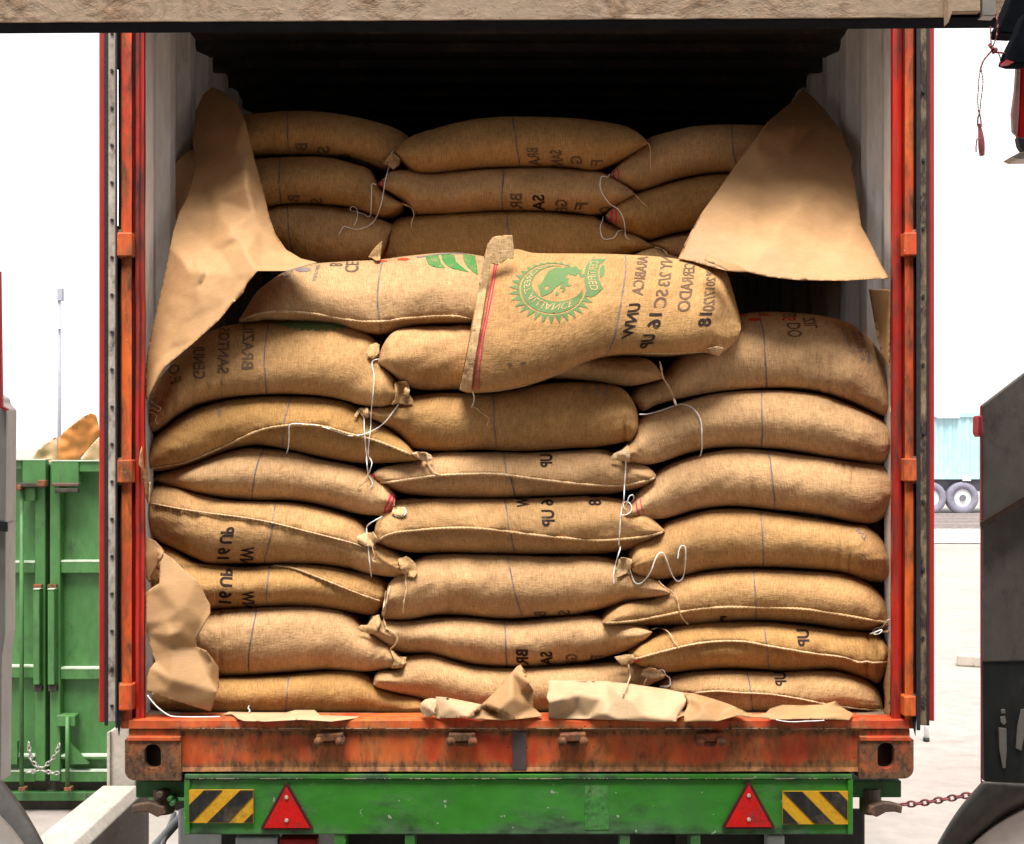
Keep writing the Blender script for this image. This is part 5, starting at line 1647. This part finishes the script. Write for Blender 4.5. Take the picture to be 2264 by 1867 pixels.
for x in (-0.83, 0.85):
    MB().box(x - .32, x + .32, 0.36, 0.39, .45, ZB - 0.2).make('mudguard', M_DIAG if x < 0 else M_CHASSIS, tr, bevel=.01)
# lower bars and lamp clusters peeping under the beam
MB().pbox(520, 612, 1852, 1900, 0.05, 0.06).make('tail_lamp', M_DIAG, tr, bevel=0.006)
MB().pbox(616, 700, 1856, 1900, 0.06, 0.06).make('tail_lamp', plain('red_lens', (0.35, .02, .02), .3), tr, bevel=0.006)
MB().pbox(1697, 1735, 1848, 1900, 0.05, 0.06).make('tail_lamp', M_DIAG, tr, bevel=0.006)
MB().pbox(762, 896, 1846, 1900, 0.095, 0.02).make('number_plate_frame', M_CHASSIS, tr)

# ------------------------------------------------------------------ overhead beam close to the camera
bx = MB()
YBM = -1.25
def slope(px):
    return -12.5 * px / 2264.0
N = 60
v, f = [], []
ring = [(0, -160), (0, 40), (0, 49), (0.002, 50), (0.062, 50), (0.062, -160)]
for i in range(N + 1):
    px = -500 + 3264 * i / N
    for (dy, py) in ring:
        q = U(px, py + slope(px), YBM)
        v.append((q.x, YBM + dy + 0.0015 * nz(q.x * 6, py * .3, 1), q.z + (0.0015 * nz(q.x * 14, 3, 1) if py > 40 else 0)))
k = len(ring)
for i in range(N):
    f += [(i * k + j, i * k + (j + 1) % k, (i + 1) * k + (j + 1) % k, (i + 1) * k + j) for j in range(k)]
beam_o = thing('overhead_beam', (0, YBM, U(0, 50, YBM).z), 'flaking cream painted beam with a dark underside, crossing the whole top of the picture', 'beam')
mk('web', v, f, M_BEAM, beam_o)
v2 = []
for px in (-500, 2764):
    for (dy, py) in ((0.004, 50.1), (0.004, 52.0), (0.068, 52.0), (0.068, 50.1)):
        q = U(px, py + slope(px), YBM)
        v2.append((q.x, YBM + dy, q.z))
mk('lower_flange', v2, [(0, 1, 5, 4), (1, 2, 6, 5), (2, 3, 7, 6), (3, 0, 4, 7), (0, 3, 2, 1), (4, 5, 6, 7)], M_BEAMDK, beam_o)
MB().pprism([(2096, -60), (2168, -60), (2168, 26), (2106, 27), (2097, 51)], YBM - .03, 0.03).make('bracket', M_BEAM, beam_o, bevel=.002)
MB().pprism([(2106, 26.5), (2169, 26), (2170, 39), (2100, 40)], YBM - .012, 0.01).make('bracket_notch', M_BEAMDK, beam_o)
MB().pprism([(2170, -60), (2200, -60), (2202, 36), (2172, 35)], YBM - .026, 0.03).make('bracket', M_CHUTE, beam_o, bevel=.002)

ar = thing('steel_jib', tuple(U(2245, 60, -1.45)), 'black slanted steel arm at the upper right corner, a cord tied to its end', 'machine arm')
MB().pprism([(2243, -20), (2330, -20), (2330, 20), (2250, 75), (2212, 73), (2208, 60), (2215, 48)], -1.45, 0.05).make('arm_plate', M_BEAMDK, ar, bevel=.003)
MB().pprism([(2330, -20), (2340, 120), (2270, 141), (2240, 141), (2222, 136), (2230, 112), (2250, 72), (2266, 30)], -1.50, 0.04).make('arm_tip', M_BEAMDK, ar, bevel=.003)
MB().pprism([(2226, 132), (2242, 138), (2218, 141)], -1.505, 0.02).make('hook_tab', M_REDEDGE, ar)

rp = thing('cord', tuple(U(2165, 345, -1.48)), 'thin reddish cord with a frayed tassel, dangling from the beam at the upper right', 'cord')
def cord(path, r, y=-1.48, mat=M_REDROPE, name='strand'):
    P = spline(pts(path), 60)
    MB().tube([U(p[0], p[1], y + .004 * math.sin(i * .5)) for i, p in enumerate(P)], r, 7, rf=lambda t: 1 + .25 * math.sin(t * 90)).make(name, mat, rp, True)
cord('d 1160 150 1180 210 1185 280 1170 400 1140 480 1120 540', .0014)
cord('d 1108 290 1112 400 1118 500 1125 550', .0013)
cord('d 1120 545 1090 580 1040 640 1010 710 1000 760', .0017)
cord('d 1000 760 985 850 980 950 972 1060 980 1180', .0011)
cord('d 1010 750 1028 850 1022 960 1005 1080 995 1190', .0011)
cord('d 980 1180 990 1210 975 1260 972 1330 985 1360', .0015)
cord('d 990 1200 1005 1280 1010 1350', .0013)
cord('d 1120 545 1170 560 1230 565 1280 580', .0018)
cord('d 1190 565 1210 610 1218 690', .0011)
P = spline(pts('d 985 1320 1000 1400 1010 1500 1015 1600 1018 1660'), 30)
MB().tube([U(p[0], p[1], -1.48) for p in P], .0045, 8, rf=lambda t: .45 + 1.0 * math.sin(min(1, t * 1.05) * 2.3)).make('tassel', M_REDROPE, rp, True)
cord('d 965 1480 955 1560 955 1620', .0012)
cord('d 1100 480 1130 520 1170 530 1140 560', .0030, name='knot')

rh = thing('red_housing', tuple(U(2264, 350, -1.4)), 'glossy red machine housing cut off by the right edge of the picture, high up', 'machine part')
MB().pprism([(2256, 130), (2330, 130), (2330, 330), (2256, 325), (2250, 300), (2253, 240), (2255, 180)], -1.40, 0.015).make('cover', M_REDGLOSS, rh, bevel=.004)
MB().pprism([(2249, 140), (2257, 135), (2254, 240), (2250, 300), (2240, 290), (2238, 250), (2245, 200)], -1.405, 0.012).make('edge_trim', plain('pale_pink_plastic', (.50, .28, .25), .6), rh, bevel=.002)
MB().pprism([(2250, 302), (2330, 315), (2330, 345), (2262, 335), (2254, 322)], -1.41, 0.02).make('lower_clamp', M_GREYDK, rh, bevel=.003)
MB().pprism([(2237, 346), (2255, 337), (2300, 330), (2330, 350), (2250, 352)], -1.42, 0.05).make('foot', M_BOLT, rh, bevel=.002)

# ------------------------------------------------------------------ dark side guides of the loader, right and left
rg = thing('loader_side_guide', tuple(U(2215, 1728, -1.6)), 'tall dark grey steel guide at the right edge, slanted top and curved foot', 'machine guide')
MB().pprism([(2170, 898), (2264, 826), (2420, 720), (2420, 1040), (2264, 1112), (2170, 1168)], -1.62, 0.012).make('upper_plate', M_GREY, rg, bevel=.003)
MB().pprism([(2171, 1166), (2264, 1110), (2420, 1038), (2420, 1460), (2171, 1465)], -1.605, 0.012).make('middle_plate', M_GREY, rg, bevel=.003)
lp = MB().pprism([(2171, 1463), (2420, 1458), (2420, 1740), (2264, 1738), (2175, 1728)], -1.603, 0.012).make('lower_plate', M_GREYDK, rg, bevel=.003)
MB().pprism([(2169, 898), (2171.2, 896), (2171.2, 1728), (2170, 1733), (2169, 1728)], -1.622, 0.003).make('red_fringe', M_REDEDGE, rg)  # lens colour fringe along the guide edge, modelled as a thin red strip
MB().pprism([(2163, 920), (2173, 918), (2175, 960), (2168, 968), (2162, 958)], -1.64, 0.03).make('hinge_knuckle', M_REDEDGE, rg, bevel=.003)
MB().pprism([(2168, 1156), (2264, 1098), (2420, 1030), (2420, 1044), (2264, 1116), (2170, 1172)], -1.626, 0.004).make('joint_strip', M_IRON, rg)
# slots worn bright
M_WORN = plain('worn_bright_steel', (0.42, 0.38, 0.33), 0.5, 0.15, 30)
for P_ in ([(2209, 1610), (2225, 1611), (2226, 1660), (2223, 1698), (2218, 1699), (2211, 1660)], [(2213, 1586), (2222, 1583), (2225, 1598), (2220, 1603), (2214, 1598)], [(2258, 1570), (2268, 1568), (2266, 1620), (2258, 1660), (2247, 1655), (2250, 1610)], [(2214, 1570), (2222, 1569), (2223, 1577), (2215, 1578)]):
    MB().pprism(P_, -1.606, 0.004).make('worn_slot', M_WORN, lp)

def curved(name, edgeA, edgeB, ya, yb, mat, parent, sag=0.05, n=30, m=12, thick=0.008):
    """sheet steel bent between two measured edges"""
    A, B = spline(pts(edgeA), n), spline(pts(edgeB), n)
    v, f = [], []
    for i in range(n):
        for j in range(m + 1):
            t = j / m
            p = A[i] + (B[i] - A[i]) * t
            v.append(U(p[0], p[1], ya + (yb - ya) * t - sag * math.sin(math.pi * t)))
    for i in range(n - 1):
        for j in range(m):
            f.append((i * (m + 1) + j, i * (m + 1) + j + 1, (i + 1) * (m + 1) + j + 1, (i + 1) * (m + 1) + j))
    return mk(name, v, f, mat, parent, True, solid=thick)
def chute_mat():
    m, n, b = newmat('chute_steel')
    tc = nd(n, 'ShaderNodeTexCoord')
    s = tc.outputs['Object']
    a = ntex(n, mapping(n, s, (1, 1, 1)), 6, 5, 0.65)
    c = ramp(n, a, [(0.35, (0.10, 0.09, 0.08)), (0.65, (0.19, 0.17, 0.15))])
    green_refl = ntex(n, s, 3.0, 3.0, .5)
    c = mixc(n, ramp(n, green_refl, [(0.62, 0.0), (0.68, 0.7)]), c, (0.05, 0.17, 0.04))  # green reflections painted into the steel as noise patches
    fz = ntex(n, s, 40.0, 3.0, .6)
    c = mixc(n, 1.0, c, ramp(n, fz, [(0.3, .8), (0.7, 1.15)]), 'MULTIPLY')
    n.links.new(c, b.inputs['Base Color'])
    b.inputs['Roughness'].default_value = 0.45
    b.inputs['Metallic'].default_value = 0.3
    bump(n, b, a, .3, .004)
    return m
M_CH2 = chute_mat()
curved('curved_foot', 'q 2173 1728 2120 1790 2072 1867 2040 1930', 'q 2420 1745 2264 1810 2130 1920 2100 1960', -1.62, -1.55, M_CH2, rg, 0.03)
curved('curved_foot', 'q 2420 1745 2264 1785 2160 1850 2090 1930', 'q 2420 1900 2330 1940 2264 1960 2180 2000', -1.60, -1.72, plain('pale_sheen_steel', (.38, .30, .26), .35, .3, 9, .2), rg, 0.04)  # light reflections on the foot, put in as a paler sheet

lg = thing('loader_side_guide', tuple(U(0, 1728, -1.6)), 'pale grey steel guide cut off by the left edge, slanted foot below', 'machine guide')
M_GREYL = paint('guide_grey_pale', (0.50, 0.46, 0.42), (0.55, 0.50, 0.46), (0.25, 0.22, 0.2), 0.4, 4)
MB().pprism([(-160, 780), (0, 880), (2, 892), (15, 905), (13, 1156), (-160, 1130)], -1.62, 0.05).make('upper_plate', M_GREYL, lg, bevel=.003)
MB().pprism([(-160, 1128), (13, 1154), (12, 1400), (5, 1450), (2, 1730), (-160, 1740)], -1.605, 0.05).make('lower_plate', M_GREYL, lg, bevel=.003)
MB().pprism([(-6, 600), (-1, 600), (3, 898), (15, 904), (15, 908), (0, 903)], -1.63, 0.01).make('red_fringe', M_REDEDGE, lg)
MB().pprism([(-160, 1135), (16, 1155), (16, 1176), (-160, 1160)], -1.628, 0.004).make('joint_strip', M_GREYDK, lg)
curved('slanted_foot', 'q 3 1728 40 1775 80 1840 110 1900', 'q -150 1735 -100 1800 -60 1880 -20 1960', -1.60, -1.68, M_CH2, lg, 0.01)
curved('pale_foot', 'q -20 1790 20 1830 50 1870 70 1900', 'q -100 1800 -60 1860 -20 1930 0 1980', -1.66, -1.74, plain('pale_sheen_steel_left', (.55, .50, .45), .35, .15, 12, .2), lg, 0.02)  # white reflection on the left foot, coloured in as a separate pale sheet

# ------------------------------------------------------------------ ground and background
def sheetq(name, x0, x1, y0, y1, z, mat, kind='structure', n=1):
    o = mk(name, [(x0, y0, z), (x1, y0, z), (x1, y1, z), (x0, y1, z)], [(0, 1, 2, 3)], mat)
    o['kind'] = kind
    return o
sheetq('ground', -1200, 1200, -300, 2200, 0.0, M_GROUND)
sheetq('track_gravel', 8, 60, 26.2, 31.5, 0.02, M_GRAVEL, 'stuff')

# green waste container
YG = 3.94
gb = thing('waste_container', (U(98, 0, YG).x, YG, 0), 'big green steel waste container with closed double doors, left of the load', 'waste container')
def gbox(name, a, b, c_, d_, y, dep, mat=M_BIN, parent=None, bevel=0.006):
    return MB().pbox(a, b, c_, d_, y, dep).make(name, mat, parent or gb, bevel=bevel)
gl, gr_ = -312, 505
p, q = U(gl, 1730, YG), U(gr_, 1026, YG)
MB().box(p.x, q.x, YG + .16, YG + 5.0, p.z, q.z).make('body', M_BIN, gb)
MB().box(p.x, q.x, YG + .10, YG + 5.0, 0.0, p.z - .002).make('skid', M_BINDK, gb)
gbox('base_rail', gl, gr_, 1752, 1772, YG + .04, .10, M_TRAILDK)
for s in (0, 1):
    a, b = ((gl, 100), (111, gr_))[s]
    d = gbox('door', a, b, 1024, 1728, YG + .10, .05)
    bars = [(1243 - 2 * s, 1268), (1474 if not s else 1478, 1500 if not s else 1503), (1672, 1680), (1705, 1730)]
    for (c_, d_) in bars:
        r_ = gbox('rail', a, (77 if not s else b) if not s else b, c_, d_, YG + .045, .06, M_BIN, d) if not s else gbox('rail', 133, b, c_, d_, YG + .045, .06, M_BIN, d)
        gbox('worn_edge', a if not s else 133, 77 if not s else b, c_ - 1.5, c_ + 2, YG + .043, .064, M_BINTOP, r_, 0)
    gbox('stile', 77 if not s else 110, 100 if not s else 133, 1026, 1728, YG + .03, .075, M_BIN, d)
gbox('top_plate', 49, 101, 1017, 1075, YG - .02, .06)
gbox('top_plate', 15, 49, 1018, 1038, YG + .0, .08)
gbox('top_plate', 113, 174, 1020, 1074, YG - .02, .06)
gbox('top_plate', 174, 230, 1020, 1044, YG - .01, .06)
gbox('worn_edge', 15, 101, 1015.5, 1018, YG - .022, .10, M_BINTOP, None, 0)
gbox('worn_edge', 113, 260, 1018, 1020.5, YG - .022, .10, M_BINTOP, None, 0)
lk = gbox('latch', 33, 101, 1068, 1078, YG - .05, .05, M_BINDK)
gbox('latch_arm', 113, 174, 1068, 1076, YG - .05, .04, M_IRON, lk)
gbox('latch_arm', 120, 172, 1080, 1090, YG - .05, .04, M_BINDK, lk)
gbox('latch_block', 80, 100, 1062, 1076, YG - .06, .04, M_CAST, lk)
gbox('latch_block', 34, 46, 1072, 1084, YG - .06, .04, M_CAST, lk)
gbox('hanger', 50, 78, 1078, 1108, YG - .0, .08)
for (a, c_, d_) in ((48, 1075, 1735), (149, 1585, 1745)):
    MB().cyl(U(a, d_, YG - .01), U(a, c_, YG - .01), 0.013, 12).make('lock_rod', M_BIN, gb, True)
    MB().pbox(a - 8, a + 8, 1742, 1750, YG - .03, .05).make('rod_foot', M_CAST, gb, bevel=.003)
gbox('rod_bracket', 124, 166, 1582, 1607, YG - .0, .08)
MB().pprism([(150, 1640), (150, 1690), (195, 1690)], YG + .02, .03).make('gusset', M_BIN, gb)
MB().pprism([(38, 1640), (38, 1690), (5, 1690)], YG + .02, .03).make('gusset', M_BIN, gb)
for (a, b) in ((73, 87), (105, 120)):
    h = gbox('handle_box', a, b, 1302, 1515, YG - .03, .07)
    gbox('handle_cap', a + 1, b + 4, 1515, 1530, YG - .01, .06, M_BINDK, h)
    gbox('handle_rim', a, b, 1302, 1304, YG - .034, .06, M_BINTOP, h, 0)
    gbox('worn_patch', a, b + 4, 1293, 1302, YG - .0, .05, M_CAST, h, 0)
MB().pbox(100.5, 110.5, 1030, 1735, YG + .09, .02).make('door_gap', M_CHASSIS, gb)

def chain(parent, P, link, r, mat, name='chain_link'):
    P = [Vector(p) for p in P]
    arr = np.array([tuple(p) for p in P])
    arr = spline(arr, 200)
    seg = np.r_[0, np.cumsum(np.linalg.norm(np.diff(arr, axis=0), axis=1))]
    N = max(3, int(seg[-1] / (link * 0.72)))
    m = MB()
    for i in range(N):
        s = (i + .5) / N * seg[-1]
        c = Vector([np.interp(s, seg, arr[:, k]) for k in range(3)])
        c2 = Vector([np.interp(min(s + link * .3, seg[-1]), seg, arr[:, k]) for k in range(3)])
        t = (c2 - c).normalized() if (c2 - c).length > 1e-6 else Vector((1, 0, 0))
        up = Vector((0, 1, 0)) if i % 2 else Vector((0, 0, 1))
        up = (up - t * up.dot(t)).normalized() if abs(up.dot(t)) < .95 else t.orthogonal().normalized()
        sd_ = t.cross(up)
        loop = [c + t * math.cos(a) * link * .5 + sd_ * math.sin(a) * link * .3 for a in [2 * math.pi * k / 14 for k in range(14)]]
        m.tube(loop, r, 6, close=True)
    return m.make(name, mat, parent, True)
chain(gb, [U(63, 1642, YG - .04), U(70, 1680, YG - .05), U(90, 1700, YG - .05), U(110, 1708, YG - .05), U(130, 1710, YG - .05)], .034, .005, M_CHAINGR, 'door_chain')
chain(gb, [U(131, 1645, YG - .04), U(124, 1668, YG - .05), U(105, 1690, YG - .05), U(85, 1704, YG - .05), U(60, 1708, YG - .05)], .034, .005, M_CHAINGR, 'door_chain')
cr = thing('rusty_chain', tuple(U(2075, 1770, .0)), 'thin reddish rusty chain running from the right twist lock to the right machine guide', 'chain')
chain(cr, [U(1992, 1779, .02), U(2030, 1777, .0), U(2080, 1769, -.03), U(2190, 1750, -.08)], .028, .0032, M_CHAIN)

# paper heaped in the waste container
def bulgepaper(label, path, y, mat, crump=.05):
    L = pts(path)
    vo, fo = fill2d([L], 6)
    cx = sum(p[0] for p in L) / len(L)
    V = [U(x, yy, y + crump * math.sin((x - cx) * .035) + .02 * nz(x * .05, yy * .05, 1)) for x, yy in vo]
    o = mk('waste_paper', V, fo, mat, None, True, tuple(V[0]), solid=.004)
    return tag(o, label, 'waste paper', 'paper in the waste container')
M_ORP = paper('orange_brown_paper', (.60, .22, .06))
bulgepaper('curled orange brown paper sticking up out of the green waste container', '3 238 790 240 690 262 660 300 630 340 600 375 583 395 592 405 630 408 680 370 720 330 770 335 790', YG + .5, M_ORP, .12)
bulgepaper('pale sheet sloping over the green container rim, left of the orange brown paper', '3 120 790 150 740 190 705 235 680 241 790', YG + .7, M_PAPER2, .05)
bulgepaper('pale paper peeping behind the curled orange brown sheet', '3 330 790 365 720 408 685 420 700 420 790', YG + .8, M_PAPER2, .05)

# concrete barrier running back along the trailer
br = thing('concrete_barrier', (-1.75, 1.5, 0), 'long low white painted concrete barrier lying beside the trailer at lower left', 'barrier')
zt = 0.75
m = MB()
A = [(-1.90, 0.6), (-1.83, 1.98)]
v = [(-1.90, .2, 0), (-1.655, .2, 0), (-1.655, .2, .715), (-1.684, .2, zt), (-1.853, .2, zt)]
v2 = [(-1.89, 1.74, 0), (-1.66, 1.74, 0), (-1.66, 1.74, .715), (-1.69, 1.74, zt), (-1.838, 1.74, zt)]
m.add(v + v2, [(4, 3, 2, 1, 0), (5, 6, 7, 8, 9), (0, 1, 6, 5), (1, 2, 7, 6), (2, 3, 8, 7), (3, 4, 9, 8), (4, 0, 5, 9)])
m.make('barrier_body', M_CONC, br, bevel=.005)
bp = thing('barrier_post', (-1.75, 1.9, 0), 'upright cream painted post at the far end of the white barrier', 'post')
MB().pprism([(237, 1620), (262, 1607), (278, 1603), (300, 1606), (300, 1900), (237, 1900)], 1.80, .22).make('post_body', M_CONC, bp, bevel=.008)
MB().pprism([(236, 1620), (243, 1618), (243, 1900), (236, 1900)], 1.78, .03).make('post_edge', M_CONC, bp, bevel=.003)
# metal bars on the ground by the barrier
for i, (a, b, c_) in enumerate((((345, 1867), (412, 1795), .018), ((330, 1880), (402, 1802), .012), ((372, 1862), (385, 1800), .010))):
    o = MB().cyl(U(a[0] - 20, a[1] + 25, .55), U(b[0], b[1], 0.9), c_, 10).make('steel_bar', M_DIAG, None, True, tuple(U(a[0], a[1], .55)))
    tag(o, ('thicker grey steel bar leaning behind the left twist lock', 'thin grey steel bar beside the thicker leaning one', 'short bright steel bar crossing the other two')[i], 'steel bar', 'steel bars under the left twist lock')

# lamp post far left
pl = thing('lamp_post', (U(131, 990, 40).x, 40, 0), 'single slim grey pole far away in the white haze at the left', 'lamp post')
MB().cyl((U(131, 0, 40).x, 40, 0), (U(131, 0, 40).x, 40, U(0, 645, 40).z), 0.065, 12, .055).make('pole', M_POLE, pl, True)
MB().pbox(126, 137, 638, 665, 39.9, .2).make('lamp_head', M_POLE, pl, bevel=.01)
MB().pbox(127, 135.5, 724, 727, 39.85, .3).make('collar', M_RIM, pl)

# far trailer with blue container
YT = 40.0
bt = thing('container_trailer', (U(2129, 990, YT).x, YT, 0), 'distant pale blue container on a wheeled trailer beyond the yard at the right', 'trailer')
v, f = [], []
xa, xb = U(2040, 0, YT).x, U(2480, 0, YT).x
za, zb2 = U(0, 1060, YT).z, U(0, 915, YT).z
X = xa
Pp = []
while X < xb:
    for dx, dy in ((.09, 0), (.06, .04), (.09, .04), (.06, 0)):
        X += dx
        Pp.append((X, YT + dy))
m = MB()
v = []
for (x, yy) in Pp:
    v += [(x, yy, za), (x, yy, zb2)]
f = [(2 * i, 2 * i + 2, 2 * i + 3, 2 * i + 1) for i in range(len(Pp) - 1)]
m.add(v, f)
m.box(xa, xb, YT + .06, YT + 2.4, za, zb2)
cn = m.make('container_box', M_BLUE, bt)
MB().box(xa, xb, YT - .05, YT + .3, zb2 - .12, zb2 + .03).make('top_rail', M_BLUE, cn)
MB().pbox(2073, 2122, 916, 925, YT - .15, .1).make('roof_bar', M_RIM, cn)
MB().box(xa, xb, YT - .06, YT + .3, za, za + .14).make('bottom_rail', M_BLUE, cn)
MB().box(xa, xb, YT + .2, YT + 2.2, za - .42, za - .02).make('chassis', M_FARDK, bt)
MB().pbox(2129, 2147, 1056, 1064, YT - .12, .1).make('side_lamp', M_RIM, bt, bevel=.01)
def farwheel(px):
    c = U(px, 1101, YT - .1)
    r = .54
    n = 36
    v, f = [], []
    pr = [(0.28, r * .55), (0.0, r * .55), (-.02, r * .9), (.03, r), (.28, r)]
    for i in range(n):
        a = 2 * math.pi * i / n
        for (dy, rr) in pr:
            v.append((c.x + rr * math.cos(a), c.y + dy, r + rr * math.sin(a)))
    k = len(pr)
    for i in range(n):
        j = (i + 1) % n
        f += [(i * k + q_, i * k + q_ + 1, j * k + q_ + 1, j * k + q_) for q_ in range(k - 1)]
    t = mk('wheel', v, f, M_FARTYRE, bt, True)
    m = MB().cyl((c.x, c.y + .05, r), (c.x, c.y + .1, r), r * .56, 28)
    m.make('rim', M_RIM, t)
    MB().cyl((c.x, c.y - .02, r), (c.x, c.y + .06, r), r * .2, 16).make('hub', M_FARDK, t)
for px in (2129, 2058, 2225):
    farwheel(px)
# rails of the track between the yard and the far trailer, each its own bar
for i, yy in enumerate((37.2, 34.9, 33.4, 31.8)):
    o = MB().box(10.5, 60, yy, yy + .12, 0.0, .15).box(10.5, 60, yy - .06, yy + .18, .0, .03).make('rail', M_RAIL, None, False, (14.5, yy, 0))
    tag(o, ('farthest', 'second farthest', 'second nearest', 'nearest')[i] + ' of the four steel rails lying in front of the blue container', 'rail', 'rails before the blue container')
sl_ = MB().pprism([(2116, 1440), (2128, 1434), (2175, 1455), (2260, 1480), (2260, 1500), (2170, 1478), (2116, 1450)], 0.6, .4)
o = MB().box(4.55, 5.25, 9.3, 9.5, 0, .12).make('concrete_slab', M_CONC, None, False, (4.55, 9.3, 0), bevel=.02)
o.rotation_euler = (0, 0, R(-22))
tag(o, 'broken pale concrete slab lying on the yard at the right', 'slab')
wp = thing('marker_tube', (U(2048, 0, 5.9).x, 5.9, 0), 'short white tube with a dark foot standing on the yard below the right door', 'tube')
MB().cyl((U(2048, 0, 5.9).x, 5.9, .03), (U(2048, 0, 5.9).x, 5.9, .30), .02, 14).make('tube_body', plain('white_plastic', (.85, .85, .85), .5), wp, True)
MB().cyl((U(2048, 0, 5.9).x, 5.9, .0), (U(2048, 0, 5.9).x, 5.9, .03), .024, 14).make('tube_foot', M_CHASSIS, wp, True)

# unseen open-fronted shed and sloping floor, added to cut sky and bounce light
lm = thing('sky_blocking_shed', (0, -4.4, 0), 'unseen dark open-fronted shed around the camera, added to block sky light', 'shed')
MB().box(-3.0, 3.0, -6.1, -6.0, 0.0, 5.8).make('back_wall', M_GREYDK, lm)
MB().box(-3.0, 3.0, -6.0, -2.7, 5.7, 5.8).make('roof', M_GREYDK, lm)
for x in (-3.0, 2.95):
    MB().box(x, x + .05, -6.0, -3.0, 0.0, 5.7).make('wall', M_GREYDK, lm)
MB().add([(-2.6, -5.5, 1.35), (2.6, -5.5, 1.35), (2.2, -1.7, 0.75), (-2.2, -1.7, 0.75), (-2.6, -5.5, 1.30), (2.6, -5.5, 1.30), (2.2, -1.7, 0.70), (-2.2, -1.7, 0.70)],
         [(0, 3, 2, 1), (4, 5, 6, 7), (0, 1, 5, 4), (1, 2, 6, 5), (2, 3, 7, 6), (3, 0, 4, 7)]).make('bounce_blocking_floor', M_GREYDK, lm)  # unseen floor added to cut ground bounce onto the load
